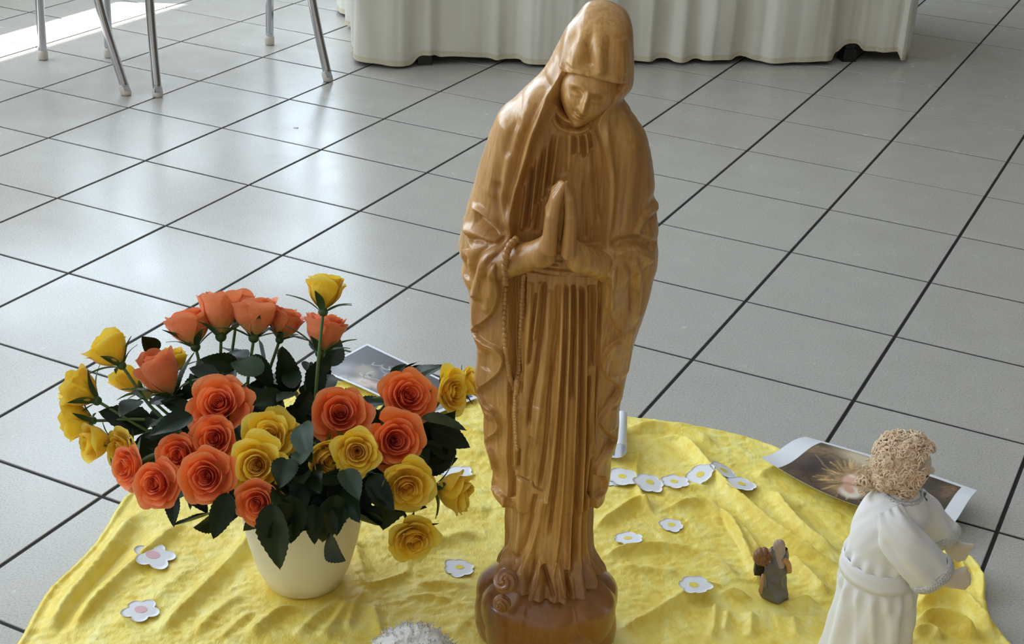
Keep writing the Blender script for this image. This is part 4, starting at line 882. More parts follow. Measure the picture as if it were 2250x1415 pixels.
def cloth_h(x, y):
    x = np.asarray(x, float); y = np.asarray(y, float); h = np.full(x.shape, 0.0055)
    h += 0.0014 * vnoise(x * 9 + 3, y * 9 + 1) + 0.0007 * vnoise(x * 38 + 4, y * 34)
    for P, w, hh, _ in FT:
        lo = P.min(0) - 3 * w; hi = P.max(0) + 3 * w; k = (x > lo[0]) & (x < hi[0]) & (y > lo[1]) & (y < hi[1])
        if not k.any(): continue
        D, par = polydist(x[k], y[k], P); e = sstep(par, 0, .2) * sstep(1 - par, 0, .2); lf = P[:, 0].mean() < -0.1; h[k] += (1.15 if lf else 1.75) * hh * e * np.exp(-(D / ((1.05 if lf else 0.8) * w)) ** (1.8 if lf else 1.45))
    for cx, cy, r in FLAT:                                   # pressed flat under heavy things
        d = np.hypot(x - cx, y - cy); t = sstep(d, r, r + 0.035); h = h * t + 0.0035 * (1 - t)
    return np.maximum(h, 0.003)
dollP = np.array([0.425, -0.02])
FLAT = [(bc, 0.0, 0.095), (POT[0], POT[1], 0.058), (dollP[0], dollP[1], 0.055), (0.316, 0.115, 0.018), (-0.175, -0.15, 0.06)]
HZ = cloth_h(CX, CY)
crush = 0.0011 * vnoise(CX * 70 + 3 * vnoise(CX * 12, CY * 12), CY * 120) + 0.0006 * vnoise(CX * 190 + 9, CY * 170)
HZ += crush * sstep(HZ, 0.003, 0.005)
edge = sstep(SRR, 0.985, 0.996); HZ = HZ * (1 - 0.0 * edge) + 0.0035 * np.exp(-((SRR - 0.990) / 0.006) ** 2)
HZ = np.where(SRR > 0.997, 0.0012, HZ)
V = np.stack([CX, CY, HZ], -1).reshape(-1, 3); F = grid_faces(NRAD, NA, True)
M_vel = Mat('yellow_crushed_velvet', rough=0.46, Sheen_Weight=0.7, Sheen_Roughness=0.35)
M_vel.b.inputs['Sheen Tint'].default_value = (1, 0.97, 0.62, 1); M_vel.b.inputs['Specular IOR Level'].default_value = 0.35
_v = M_vel.coord((1, 0.6, 1)); _n1 = M_vel.noise(_v, 34, 5, 0.6, 0.8); _n2 = M_vel.noise(_v, 170, 3, 0.6, 1.0); _n3 = M_vel.noise(M_vel.coord(), 3.2, 3)
_c = M_vel.ramp(_n1, [(0.30, srgb(240, 206, 76)), (0.5, srgb(250, 230, 112)), (0.72, srgb(254, 244, 158))])
M_vel.base(M_vel.mix(M_vel.ramp(_n3, [(0.42, (0, 0, 0, 1)), (0.66, (1, 1, 1, 1))]), _c, M_vel.mix(0.45, _c, srgb(240, 200, 52))))
M_vel.bump(M_vel.math('ADD', M_vel.math('MULTIPLY', _n1, 0.8), M_vel.math('MULTIPLY', _n2, 0.5)), 0.5, 0.0040)
cloth = obj('yellow_cloth', npmesh('yellow_cloth', V, F), M_vel.m); tag(cloth, 'yellow crushed velvet cloth spread in folds on the tiles', 'cloth')
# ------------------------------------------------------------------ paper flowers
M_pap = Mat('white_paper', srgb(238, 239, 246), 0.7); M_yel = Mat('yellow_crayon', srgb(240, 222, 96), 0.7); M_pnk = Mat('pink_paper', srgb(232, 188, 196), 0.7)
def paper_flower(px, py, r, centre, label, lobes=6, spin=0.0, lift=0.002, tilt=None, depth=0.17, up=None):
    P0 = atz(px, py, 0.008); h0 = float(cloth_h(np.array([P0[0]]), np.array([P0[1]]))[0]) + (up or 0.0); P0 = atz(px, py, h0 + lift)
    x, y = P0[0], P0[1]; e = r * 0.7
    S = np.array([[x + e * i, y + e * j] for i in (-1, 0, 1) for j in (-1, 0, 1)]); hs = cloth_h(S[:, 0], S[:, 1])
    A = np.c_[S - [x, y], np.ones(9)]; cf = np.linalg.lstsq(A, hs, rcond=None)[0]; res = hs - A @ cf; gx, gy = (cf[0], cf[1]) if tilt is None else tilt
    base = (cf[2] if tilt is None else h0) + max(0, res.max()) * 0.6 + lift + (up or 0.0)
    root = empty('paper_flower', (x, y, base)); tag(root, label, 'paper flower', 'cut paper flowers')
    n = 72; a = np.linspace(0, 2 * math.pi, n, endpoint=False); rs = np.random.default_rng(int(px * 7 + py)); am = 1 + 0.11 * rs.normal(size=lobes)
    lob = np.abs(np.cos(lobes * a / 2)) ** 0.8; w_ = np.interp(a * lobes / (2 * math.pi), np.arange(lobes + 1), np.r_[am, am[0]]); rad = r * (1 - depth + depth * lob) * w_
    rings = [0.0, 0.45, 0.8, 1.0]; V = []
    for zt in (0.0, -0.0004):
        for k in rings:
            X_ = np.cos(a + spin) * rad * max(k, 0.02); Y_ = np.sin(a + spin) * rad * max(k, 0.02)
            V.append(np.stack([X_, Y_, gx * X_ + gy * Y_ + 0.025 * (np.hypot(X_, Y_) ** 2) / r * np.sin(2 * a + px) + zt], 1))
    V = np.vstack(V); F = np.vstack([grid_faces(4, n, True), grid_faces(4, n, True)[:, ::-1] + 4 * n]); rim = np.array([(3 * n + i, 7 * n + i, 7 * n + (i + 1) % n, 3 * n + (i + 1) % n) for i in range(n)])
    obj('petals', npmesh('petals', V, np.vstack([F, rim]), False), M_pap.m, root)
    rc = r * (0.30 if centre is M_pnk else 0.26); b = np.linspace(0, 2 * math.pi, 24, endpoint=False); C = np.stack([np.cos(b) * rc * 1.1, np.sin(b) * rc, gx * np.cos(b) * rc * 1.1 + gy * np.sin(b) * rc + 0.0004], 1)
    me = bpy.data.meshes.new('centre'); me.from_pydata(np.vstack([C, [[0, 0, 0.0005]], C - [0, 0, 0.0006]]).tolist(), [], [(i, (i + 1) % 24, 24) for i in range(24)] + [(i, 25 + i, 25 + (i + 1) % 24, (i + 1) % 24) for i in range(24)])
    obj('centre', me, centre.m, root)
paper_flower(336, 1222, .031, M_pnk, 'white paper flower with pink centre, left of the pot', 5, 0.3, depth=0.34)
paper_flower(309, 1338, .026, M_pnk, 'smaller white paper flower with pink centre, nearest the lower left', 5, 1.1, depth=0.30)
paper_flower(1010, 1246, .022, M_yel, 'yellow centred paper flower between pot and statue base', 6, 0.4)
paper_flower(1006, 1042, .026, M_yel, 'paper flower half hidden behind a yellow rose', 6, 0.9)
paper_flower(1340, 1052, .022, M_yel, 'paper flower mostly hidden behind the statue', 6, 0.2)
paper_flower(1367, 1048, .0245, M_yel, 'paper flower right beside the statue, overlapping a hidden one', 5, 0.7, lift=0.004)
paper_flower(1428, 1059, .0235, M_yel, 'paper flower in the row, second from the statue', 6, 0.1)
paper_flower(1481, 1059, .0225, M_yel, 'paper flower in the row touching the second one', 6, 0.6)
paper_flower(1538, 1046, .0225, M_yel, 'paper flower tilted over the cloth ridge', 5, 0.5, tilt=(0.35, 0.30), lift=0.006)
paper_flower(1589, 1043, .0235, M_yel, 'topmost paper flower of the row', 5, 0.9)
paper_flower(1628, 1071, .025, M_yel, 'paper flower at the right end of the row', 5, 0.2)
paper_flower(1475, 1153, .0215, M_yel, 'single paper flower below the row', 6, 0.8)
paper_flower(1379, 1188, .0225, M_yel, 'single paper flower close to the right of the robe', 6, 0.4)
paper_flower(1524, 1290, .0245, M_yel, 'lowest yellow centred paper flower, left of the small figurine', 6, 0.0, lift=0.007)
# ------------------------------------------------------------------ printed sheets
M_print = Mat('printed_paper', rough=0.38); M_print.base(M_print.attr())
def lerp(a, b, t): return a + (b - a) * t
def blob(U, V, u, v, su, sv, rot=0.0):
    c, s = math.cos(rot), math.sin(rot); x = (U - u) * 2.2; y = V - v; return np.exp(-((x * c + y * s) / su) ** 2 - ((-x * s + y * c) / sv) ** 2)
def put(C, col, m): c = np.array(srgb(*col)[:3]); m = np.clip(m, 0, 1)[..., None]; return C * (1 - m) + c * m
def sheet(name, A, B, C, D, paint, label, sag=None, nu=300, nv=150):
    # corners: A far left, B far right, C near right, D near left
    u, v = np.linspace(0, 1, nu), np.linspace(0, 1, nv); V_, U_ = np.meshgrid(v, u, indexing='ij')
    P = (A[None, None] * ((1 - U_) * (1 - V_))[..., None] + B * (U_ * (1 - V_))[..., None] + C * (U_ * V_)[..., None] + D * ((1 - U_) * V_)[..., None])
    if sag is not None: P = P + sag(U_, V_)
    ctr = P.reshape(-1, 3).mean(0); root = empty(name, (ctr[0], ctr[1], 0.0)); tag(root, label, 'picture', 'printed picture sheets')
    Pt = (P - [ctr[0], ctr[1], 0]).reshape(-1, 3)
    me = npmesh('print', Pt + [0, 0, 0.0005], grid_faces(nv, nu)); colattr(me, paint(U_, V_).reshape(-1, 3)); obj('print', me, M_print.m, root)
    ring = np.r_[np.arange(nu), np.arange(1, nv) * nu + nu - 1, (nv - 1) * nu + np.arange(nu - 2, -1, -1), np.arange(nv - 2, 0, -1) * nu]; n = nu * nv
    rim = np.stack([ring, np.roll(ring, -1), np.roll(ring, -1) + n, ring + n], 1)
    me = npmesh('paper', np.vstack([Pt + [0, 0, 0.0003], Pt - [0, 0, 0.0002]]), np.vstack([grid_faces(nv, nu), grid_faces(nv, nu)[:, ::-1] + n, rim])); obj('paper', me, M_pap.m, root)
    return root
def paint_a(U, V):
    n1 = vnoise(U * 60, V * 8); n2 = vnoise(U * 14, V * 7 + 3); n3 = vnoise(U * 110 + V * 60, V * 20 - U * 30); C = np.zeros(U.shape + (3,)); C = put(C, (66, 54, 46), np.ones(U.shape)); C = put(C, (104, 84, 66), 0.5 + 0.5 * n2)
    C = put(C, (160, 128, 90), sstep(V, .15, .25) * (1 - sstep(V, .35, .5)) * (0.5 + 0.5 * n3) * (1 - sstep(U, .3, .5)))
    C = put(C, (196, 158, 104), (1 - sstep(np.hypot((U - .42) * 2.2, V - .62), .18, .40)) * (0.65 + 0.35 * n3)); C = put(C, (52, 40, 33), blob(U, V, .235, .62, .20, .26)); C = put(C, (120, 92, 66), blob(U, V, .23, .9, .3, .1) * (0.5 + 0.5 * n1))
    rs = np.random.default_rng(3)
    for k in range(150):                                     # straws round the glow and across the picture
        a = rs.random() * 6.28; r0 = rs.uniform(.10, .30); r1 = r0 + rs.uniform(.05, .16); cu, cv = (.42, .60) if k < 95 else (rs.uniform(.14, .92), rs.uniform(.1, .95)); a2 = a if k < 95 else rs.uniform(-.9, .9)
        if k >= 95: r0, r1 = 0, rs.uniform(.08, .25)
        p = np.array([[cu + math.cos(a) * r0 / 2.2 * (k < 95), cv + math.sin(a) * r0 * (k < 95)], [cu + (math.cos(a) * r1 if k < 95 else math.cos(a2) * r1) / 2.2, cv + (math.sin(a) * r1 if k < 95 else math.sin(a2) * r1)]]) * [2.2, 1]
        kk = (np.abs(U * 2.2 - p[:, 0].mean()) < .2) & (np.abs(V - p[:, 1].mean()) < .2); D, _ = polydist((U * 2.2)[kk], V[kk], p); mk = np.zeros(U.shape); mk[kk] = np.exp(-(D / .009) ** 2) * .75; C = put(C, [(222, 186, 126), (190, 150, 96), (70, 52, 38)][k % 3] if k < 95 else [(150, 122, 88), (46, 36, 30)][k % 2], mk)
    C = put(C, (214, 198, 168), 1.3 * blob(U, V, .40, .20, .34, .13, .25)); C = put(C, (190, 176, 150), blob(U, V, .52, .38, .22, .07, .5)); C = put(C, (56, 62, 78), blob(U, V, .50, .12, .10, .06, .3))
    for k in range(7): C = put(C, (150, 120, 92) if k % 2 else (44, 36, 32), 0.8 * np.exp(-(((V - .30 - .10 * k) - (U - .6) * .55) / .022) ** 2) * sstep(U, .5, .6) * (1 - sstep(U, .72, .8)))
    hard = lambda q: np.clip(2.6 * q - .8, 0, 1); C = put(C, (236, 224, 208), hard(blob(U, V, .485, .80, .15, .13, .3))); C = put(C, (224, 178, 158), hard(blob(U, V, .432, .60, .10, .11))); C = put(C, (196, 136, 112), .7 * hard(blob(U, V, .438, .68, .06, .04))); C = put(C, (216, 164, 142), hard(blob(U, V, .465, .76, .10, .06, .5))); C = put(C, (240, 228, 206), .6 * hard(blob(U, V, .425, .55, .05, .03)))
    C = put(C, (62, 56, 52), sstep(U, .70, .80) * (0.75 + 0.25 * n2)); C = put(C, (150, 118, 88), blob(U, V, .885, .25, .10, .18) * (0.55 + 0.45 * n3) * 1.2); C = put(C, (96, 82, 70), blob(U, V, .8, .6, .1, .2) * .6 * (1 + n1))
    bord = (U < .115) | (U > .925) | (V < .075); return put(C, (236, 237, 244), bord.astype(float))
def paint_b(U, V):
    n2 = vnoise(U * 10 + 4, V * 6); n3 = vnoise(U * 40, V * 22); C = np.zeros(U.shape + (3,)); C = put(C, (84, 82, 86), np.ones(U.shape)); C = put(C, (62, 60, 64), 0.5 + 0.5 * n2)
    C = put(C, (168, 156, 142), 1.2 * blob(U, V, .28, .62, .20, .13, .2)); C = put(C, (150, 150, 156), blob(U, V, .12, .75, .2, .16)); C = put(C, (96, 104, 126), blob(U, V, .45, .55, .3, .08, .5)); C = put(C, (104, 76, 76), blob(U, V, .55, .40, .22, .08, .3)); C = put(C, (206, 202, 198), blob(U, V, .80, .62, .34, .17, .2))
    for cx, cy, r0 in ((.33, .30, .10), (.38, .34, .16), (.30, .66, .10), (.42, .76, .12), (.52, .82, .10), (.36, .86, .14)):
        d = np.hypot((U - cx) * 2.2, (V - cy) * 1.4); C = put(C, (190, 188, 190), 0.8 * np.exp(-((d - r0) / .018) ** 2) * (0.5 + 0.5 * np.sin(np.arctan2(V - cy, U - cx) * 1.0 + cx * 20)))
    C = put(C, (206, 168, 164), 1.1 * blob(U, V, .47, .80, .12, .08)); C = put(C, (222, 206, 196), 1.1 * blob(U, V, .36, .84, .13, .09)); C = put(C, (214, 208, 204), blob(U, V, .30, .97, .4, .10) * (0.7 + 0.3 * n3)); C = put(C, (78, 62, 66), blob(U, V, .66, .46, .22, .05, .5))
    hard = lambda q: np.clip(2.4 * q - .7, 0, 1); rs = np.random.default_rng(8)
    C = put(C, (150, 138, 126), .8 * hard(blob(U, V, .24, .60, .16, .14, .5))); C = put(C, (60, 56, 58), .8 * hard(blob(U, V, .33, .66, .05, .04))); C = put(C, (206, 176, 164), hard(blob(U, V, .40, .86, .12, .10, .4))); C = put(C, (196, 150, 148), .8 * hard(blob(U, V, .50, .78, .14, .07, .3))); C = put(C, (224, 222, 220), hard(blob(U, V, .70, .70, .28, .12, .3))); C = put(C, (54, 50, 54), .8 * hard(blob(U, V, .60, .55, .3, .05, .6)))
    for k in range(26):
        a0, l_ = rs.uniform(-.6, 1.2), rs.uniform(.08, .3); p0 = np.array([rs.uniform(.1, .9) * 2.2, rs.uniform(.2, .95)]); t_ = np.linspace(0, 1, 8)[:, None]; p = p0 + t_ * l_ * np.array([math.cos(a0), math.sin(a0)]) + .05 * np.sin(t_ * 4) * np.array([-math.sin(a0), math.cos(a0)])
        kk = (np.abs(U * 2.2 - p[:, 0].mean()) < .3) & (np.abs(V - p[:, 1].mean()) < .3); D, _ = polydist((U * 2.2)[kk], V[kk], p); mk = np.zeros(U.shape); mk[kk] = np.exp(-(D / .011) ** 2) * .6; C = put(C, [(196, 194, 196), (52, 50, 54), (150, 140, 132)][k % 3], mk)
    bord = (U < .02) | (U > .97) | (V < .045) | (V > .965); return put(C, (226, 228, 238), bord.astype(float))
zc = lambda p, e: np.array([p[0], p[1], float(cloth_h(np.array([p[0]]), np.array([p[1]]))[0]) + e])
A_, B_, C_, D_ = atz(1770, 960, .015), atz(2147, 1078, .030), atz(2086, 1160, .026), atz(1672, 1005, .021)
def sagA(U, V):
    s = np.zeros(U.shape + (3,)); s[..., 2] = 0.004 * np.sin(math.pi * 2 * V) + 0.004 * np.sin(math.pi * U)
    w_ = np.sin(math.pi * U) * V ** 1.5; s[..., 0] -= 0.020 * w_; s[..., 1] -= 0.036 * w_; return s
sheet('picture_print', A_, B_, C_, D_, paint_a, 'printed nativity picture with straw glow lying behind the doll', sagA)
sheet('picture_print', atz(807, 755, .003), atz(1053, 873, .012), atz(932, 920, .016), atz(699, 813, .009), paint_b, 'greyish printed picture lying behind the roses', lambda U, V: np.stack([0 * U, 0 * U, 0.004 * np.sin(math.pi * U) * V], -1))
# third sheet behind the statue, one end curled up into a roll
def paint_c(U, V): C = np.zeros(U.shape + (3,)); C = put(C, (120, 116, 118), np.ones(U.shape)); C = put(C, (70, 66, 70), 0.5 + 0.5 * vnoise(U * 9, V * 6)); return put(C, (232, 233, 240), ((U < .04) | (U > .8) | (V < .06) | (V > .94)).astype(float))
cA, cB, cC, cD = atz(1075, 905, .014), atz(1428, 935, .014), atz(1424, 1022, .014), atz(1060, 945, .014)
def curl(U, V):
    s = np.zeros(U.shape + (3,)); a = np.clip(U - .80, 0, 1) / .20 * 5.0; r = 0.0125 + 0.004 * V; flat = np.clip(U - .80, 0, 1); L = 0.20 * 0.23
    dx = np.where(U > .8, r * np.sin(a) - flat / .2 * L, 0); dz = np.where(U > .8, r * (1 - np.cos(a)), 0); s[..., 0] = dx; s[..., 2] = dz; return s
sheet('picture_print', cA, cB, cC, cD, paint_c, 'paper sheet behind the statue with its end rolled up', curl)
# crumb of white paper on the tiles
cr = atz(650, 281); mb = MB(); a_ = np.linspace(0, 2 * math.pi, 10, endpoint=False); mb.add([(0.007 * math.cos(a) * (1 + .2 * math.sin(3 * a)), 0.004 * math.sin(a), 0.0012) for a in a_] + [(0.007 * math.cos(a), 0.004 * math.sin(a), 0.0001) for a in a_], [tuple(range(10))] + [(i, 10 + i, 10 + (i + 1) % 10, (i + 1) % 10) for i in range(10)])
tag(mb.build('paper_scrap', M_pap.m, loc=tuple(cr)), 'tiny white paper scrap alone on the tiles left of the statue', 'scrap')
# ================================================================== doll in a white robe
def dz(px, py, Y=-0.02): return at(px, py, Y)
doll = empty('rag_doll', (dollP[0], dollP[1], 0.0)); tag(doll, 'curly haired rag doll in a white belted robe reaching out both arms', 'doll'); dO = np.array([dollP[0], dollP[1], 0.0])
M_robe = Mat('white_cotton_robe', srgb(246, 245, 247), 0.85, Sheen_Weight=0.1)
_n = M_robe.noise(M_robe.coord(), 900, 2); M_robe.bump(_n, 0.2, 0.0004)
M_skin = Mat('beige_felt', srgb(232, 216, 198), 0.9, Sheen_Weight=0.3); _n = M_skin.noise(M_skin.coord(), 700, 3); M_skin.bump(_n, 0.35, 0.0006)
M_yarn = Mat('blond_yarn', rough=0.9, Sheen_Weight=0.3); _n = M_yarn.noise(M_yarn.coord(), 60, 3); M_yarn.base(M_yarn.ramp(_n, [(0.3, srgb(226, 192, 156)), (0.55, srgb(244, 218, 188)), (0.8, srgb(252, 236, 212))])); M_yarn.bump(M_yarn.noise(M_yarn.coord(), 1500, 2), 0.5, 0.0006)
M_braid = Mat('silver_braid', rough=0.45, Metallic=0.15); _n = M_braid.noise(M_braid.coord(), 350, 2); M_braid.base(M_braid.ramp(_n, [(0.3, srgb(196, 198, 202)), (0.55, srgb(220, 221, 222)), (0.8, srgb(240, 240, 240))]))
# robe: rows of (py, left px, right px, depth half axis)
RB = [(1490, 1788, 1992, .060), (1415, 1808, 1998, .058), (1370, 1822, 2004, .056), (1310, 1838, 2010, .055), (1275, 1843, 2012, .053), (1250, 1850, 2006, .050), (1228, 1856, 2000, .046), (1205, 1862, 2006, .045), (1170, 1870, 2022, .046), (1140, 1882, 2034, .045), (1112, 1900, 2040, .042), (1092, 1922, 2034, .036), (1078, 1944, 2022, .028), (1068, 1962, 2012, .020)]
rows = np.array([[dz(l, y)[0], dz(r, y)[0], (dz(l, y)[2] + dz(r, y)[2]) / 2, d] for y, l, r, d in RB])
rows[0, 2] = 0.006
cur = smooth_curve(rows, 190); th = np.linspace(0, 2 * math.pi, 240, endpoint=False); V = []
for k, (xl, xr, z, d) in enumerate(cur):
    low = sstep(0.165 - z, 0, 0.09); c_ = (xl + xr) / 2; a_ = (xr - xl) / 2
    pl = low * (0.0035 * np.sin(th * 9 + 0.7) + 0.003 * np.sin(th * 5 + 2 + z * 6)) + 0.0012 * vnoise(np.cos(th) * 4 + 9, np.sin(th) * 4 + z * 60)
    pl += 0.0030 * np.exp(-((z - 0.176) / 0.010) ** 2) * (1 + np.sin(th * 14)) * 0.7 + 0.0026 * np.exp(-((z - 0.128) / 0.012) ** 2) * np.sin(th * 16 + 1)
    # long seam and pleat on the viewer's side
    for a0, h0 in ((-1.75, 0.0045), (-1.45, -0.003), (-1.15, 0.003), (-2.2, 0.003)):
        pl += h0 * low * np.exp(-(np.angle(np.exp(1j * (th - a0 - 0.10 * math.sin(z * 40)))) / 0.10) ** 2)
    V.append(np.stack([c_ + (a_ + pl) * np.cos(th), -0.02 + (d + pl) * np.sin(th), np.full_like(th, z)], 1))
V = np.vstack(V) - dO; obj('robe', npmesh('robe', V, grid_faces(190, 240, True)), M_robe.m, doll)
def ringz(z):
    i = int(np.argmin(np.abs(cur[:, 2] - z))); return (cur[i, 0] + cur[i, 1]) / 2, (cur[i, 1] - cur[i, 0]) / 2, cur[i, 3]
# belt
V = []; nb = 160; tb = np.linspace(0, 2 * math.pi, nb, endpoint=False)
zb_ = dz(1925, 1238)[2]
for q, (dz_, o_) in enumerate([(-.0125, .0005), (-.0120, .0022), (-.004, .0026), (.0, .0018), (.004, .0026), (.0120, .0022), (.0125, .0005)]):
    cx, ax_, dp = ringz(zb_ + dz_); V.append(np.stack([cx + (ax_ + o_ + .001) * np.cos(tb), -0.02 + (dp + o_ + .001) * np.sin(tb), zb_ + dz_ + 0.002 * np.cos(tb - 2.5) + 0 * tb], 1))
obj('belt', npmesh('belt', np.vstack(V) - dO, grid_faces(7, nb, True)), M_robe.m, doll)
# sleeves, cuffs, hands
def sleeve(pts, rad, flat, seed, cuffn, cuffp):
    pts = np.array(pts); C = smooth_curve(np.c_[pts, rad], 70); n = 90; V = []
    T = np.gradient(C[:, :3], axis=0); T /= np.linalg.norm(T, axis=1)[:, None]; an = np.linspace(0, 2 * math.pi, n, endpoint=False)
    for k in range(70):
        t = T[k]; u = np.cross(t, [0, 0, 1.0]); u /= np.linalg.norm(u); v = np.cross(u, t); s = k / 69; r = C[k, 3]
        pl = r * (0.05 * np.sin(an * 6 + seed + s * 3) * (0.4 + s) + 0.09 * np.exp(-((s - .35) / .25) ** 2) * np.sin(an * 3 + seed * 2 + s * 9) + 0.12 * np.exp(-(s / 0.16) ** 2) * np.sin(an * 9 + seed) + 0.03 * vnoise(an * 2 + seed * 3, an * 0 + s * 7) + sum(hh * np.exp(-(np.angle(np.exp(1j * (an - a0 - tw * s))) / 0.16) ** 2) * np.exp(-((s - sc_) / 0.22) ** 2) for hh, a0, tw, sc_ in ((.14, 3.6, 1.2, .25), (-.12, 4.1, 1.4, .35), (.13, 4.8, .8, .55), (-.10, 5.3, .6, .5), (.12, 2.6, 1.6, .6), (-.1, 0.4, 1.0, .4))))
        V.append(C[k, :3] + ((r + pl) * np.cos(an))[:, None] * u * flat + ((r + pl) * np.sin(an))[:, None] * v)
    V = np.vstack(V)
    sl = obj('sleeve', npmesh('sleeve', V - dO, grid_faces(70, n, True)), M_robe.m, doll)
    # braided cuff: two plaited strands round the opening
    mb = MB(); end = C[-1]; t = T[-1]; u = np.cross(t, [0, 0, 1.0]); u /= np.linalg.norm(u); v = np.cross(u, t); r = end[3] * 1.02; m = 240; aa = np.linspace(0, 2 * math.pi, m)
    for st in range(4):
        ph = st * math.pi / 2; P = [end[:3] - t * (0.0065 + 0.0056 * math.sin(13 * a + ph)) + u * flat * math.cos(a) * (r + 0.0008 + 0.0010 * math.cos(26 * a + 2 * ph)) + v * math.sin(a) * (r + 0.0008 + 0.0010 * math.cos(26 * a + 2 * ph)) for a in aa]
        mb.tube(np.array(P) - dO, 0.0016, 6, False)
    mb.build('cuff_braid', M_braid.m, sl); return C
YN, YF = -0.065, 0.020
S1 = sleeve([dz(1950, 1122, -0.048), dz(1975, 1170, -0.066), dz(2010, 1220, -0.072), dz(2052, 1266, -0.066)], [.019, .026, .028, .0285], .78, 1.0, 0, 0)
S2 = sleeve([dz(2010, 1100, 0.000), dz(2035, 1130, 0.018), dz(2060, 1165, 0.024), dz(2074, 1186, 0.024)], [.018, .022, .0235, .024], .8, 4.0, 0, 0)
def mitt(P0, P1, thumb, seed):
    P0, P1 = np.array(P0), np.array(P1); d = P1 - P0; L = np.linalg.norm(d); d /= L; s_ = np.cross(d, [0, 0, 1.0]); s_ /= np.linalg.norm(s_); n_ = np.cross(s_, d)
    def f(x, y, z):
        D = cap(x, y, z, P0 - d * 0.02, P0 + d * 0.012, .0095, .0085)
        for k in range(4):
            o = n_ * (k - 1.5) * .0052; D = smin(D, cap(x, y, z, P0 + d * 0.010 + o * 0.7, P1 + o * 1.15 - d * (0.003 * abs(k - 1.2)), .0066, .0046), .0030)
        return smin(D, cap(x, y, z, P0 + d * .010 + n_ * thumb * .004, P0 + d * .026 + n_ * thumb * .0165, .0055, .0040), .0035)
    lo = np.minimum(P0, P1) - .032; hi = np.maximum(P0, P1) + .032; v_, f_ = surface_net(f, lo, hi, .0011); obj('hand', npmesh('hand', v_ - dO, f_), M_skin.m, doll)
mitt(dz(2070, 1270, -.066), dz(2128, 1276, -.060), 1.0, 1); mitt(dz(2082, 1194, .024), dz(2120, 1222, .020), 1.0, 2)
# head, face, curls
HC = dz(1986, 1022, -0.02); HR = 0.033
def headf():
    u, v = np.meshgrid(np.linspace(0, 2 * math.pi, 64, endpoint=False), np.linspace(0.01, math.pi - .01, 40)); x, y, z = np.sin(v) * np.cos(u), np.sin(v) * np.sin(u), np.cos(v)
    P = np.stack([x * HR * (1.02 - 0.10 * (z < 0) * z * z), y * HR * 0.95, z * HR * 1.12], -1)
    return P.reshape(-1, 3), grid_faces(40, 64, True)
P, Ff = headf(); fdir = np.array([0.97, -0.08, -0.10]); fdir /= np.linalg.norm(fdir)
head = obj('head', npmesh('head', P + HC - dO, Ff[:, ::-1]), M_skin.m, doll)
sd = np.cross(fdir, [0, 0, 1.0]); sd /= np.linalg.norm(sd); upv = np.cross(sd, fdir)          # sd points to the viewer's side
def onhead(a, b, e=0.0):
    d = fdir + sd * a + upv * b; d /= np.linalg.norm(d); q = 1 / math.sqrt((d[0] / (HR * 1.0)) ** 2 + (d[1] / (HR * .95)) ** 2 + (d[2] / (HR * 1.12)) ** 2); return HC + d * (q + e)
MB().ball(onhead(0, -.02, .0015) - dO, .0048, 12, 8).build('nose', M_skin.m, head)
M_dk = Mat('dark_thread', srgb(40, 30, 28), 0.5)
for a in (.85, -.45): MB().ball(onhead(a, .10, .0006) - dO, .0026, 10, 6).build('eye', M_dk.m, head)
MB().tube([onhead(a, -.42 + .10 * a * a, .0006) - dO for a in np.linspace(-.22, .22, 7)], .0008, 6).build('mouth', M_dk.m, head)
mb = MB(); rs = np.random.default_rng(21); cnt = 0
while cnt < 1050:
    d = rs.normal(size=3); d /= np.linalg.norm(d); f_ = d @ fdir
    if f_ > 0.62 - 0.35 * (d[2] > 0.35) and d[2] < 0.62 or d[2] < -0.80 or (f_ > 0.42 and d[2] < 0.25): continue
    q = 1 / math.sqrt((d[0] / (HR * 1.02)) ** 2 + (d[1] / (HR * .95)) ** 2 + (d[2] / (HR * 1.12)) ** 2); bump_ = 0.004 * (vnoise(np.array([d[0] * 3 + 5]), np.array([d[2] * 3 + d[1] * 2]))[0]); c = HC + d * (q + 0.0025 + bump_ + rs.uniform(0, .003))
    e1 = np.cross(d, rs.normal(size=3)); e1 /= np.linalg.norm(e1); e2 = np.cross(d, e1); lr = rs.uniform(.0026, .0052); tl = rs.uniform(-.5, .9); a_ = np.linspace(0, rs.uniform(4.6, 6.6), 14)
    w2 = e2 * math.cos(tl) + d * math.sin(tl); mb.tube([c + e1 * lr * math.cos(t) + w2 * lr * 0.75 * math.sin(t) + d * .003 * math.sin(t * .5) - dO for t in a_], rs.uniform(.0009, .0013), 5); cnt += 1
hair = mb.build('hair', M_yarn.m, doll); tag(hair, 'curly blond yarn hair', kind='stuff')
cap_ = MB(); cap_.ball(HC + np.array([-.004, -.002, .003]) - dO, (HR * 1.0, HR * .98, HR * 1.12), 28, 18); cap_.build('hair_base', M_yarn.m, doll)
mb = MB()                              # loose tuft with its backing at the back of the head
tc = [dz(1938, 1000, -.01), dz(1922, 1025, -.008), dz(1908, 1050, -.006), dz(1898, 1066, -.005)]
for k in range(60):
    c = tc[rs.integers(4)] + rs.normal(size=3) * [.004, .006, .005]; e1 = rs.normal(size=3); e1 /= np.linalg.norm(e1); e2 = np.cross(e1, rs.normal(size=3)); e2 /= np.linalg.norm(e2); lr = rs.uniform(.003, .0055)
    mb.tube([c + e1 * lr * math.cos(t) + e2 * lr * .8 * math.sin(t) - dO for t in np.linspace(0, 5.6, 12)], rs.uniform(.0009, .0014), 5)
tag(mb.build('hair_tuft', M_yarn.m, doll), 'loose tuft of yarn curls', kind='stuff')
P = np.array([dz(1942, 1042, -.008), dz(1916, 1056, -.01), dz(1884, 1076, -.012), dz(1886, 1084, -.012), dz(1918, 1078, -.008), dz(1946, 1062, -.004)]) - dO
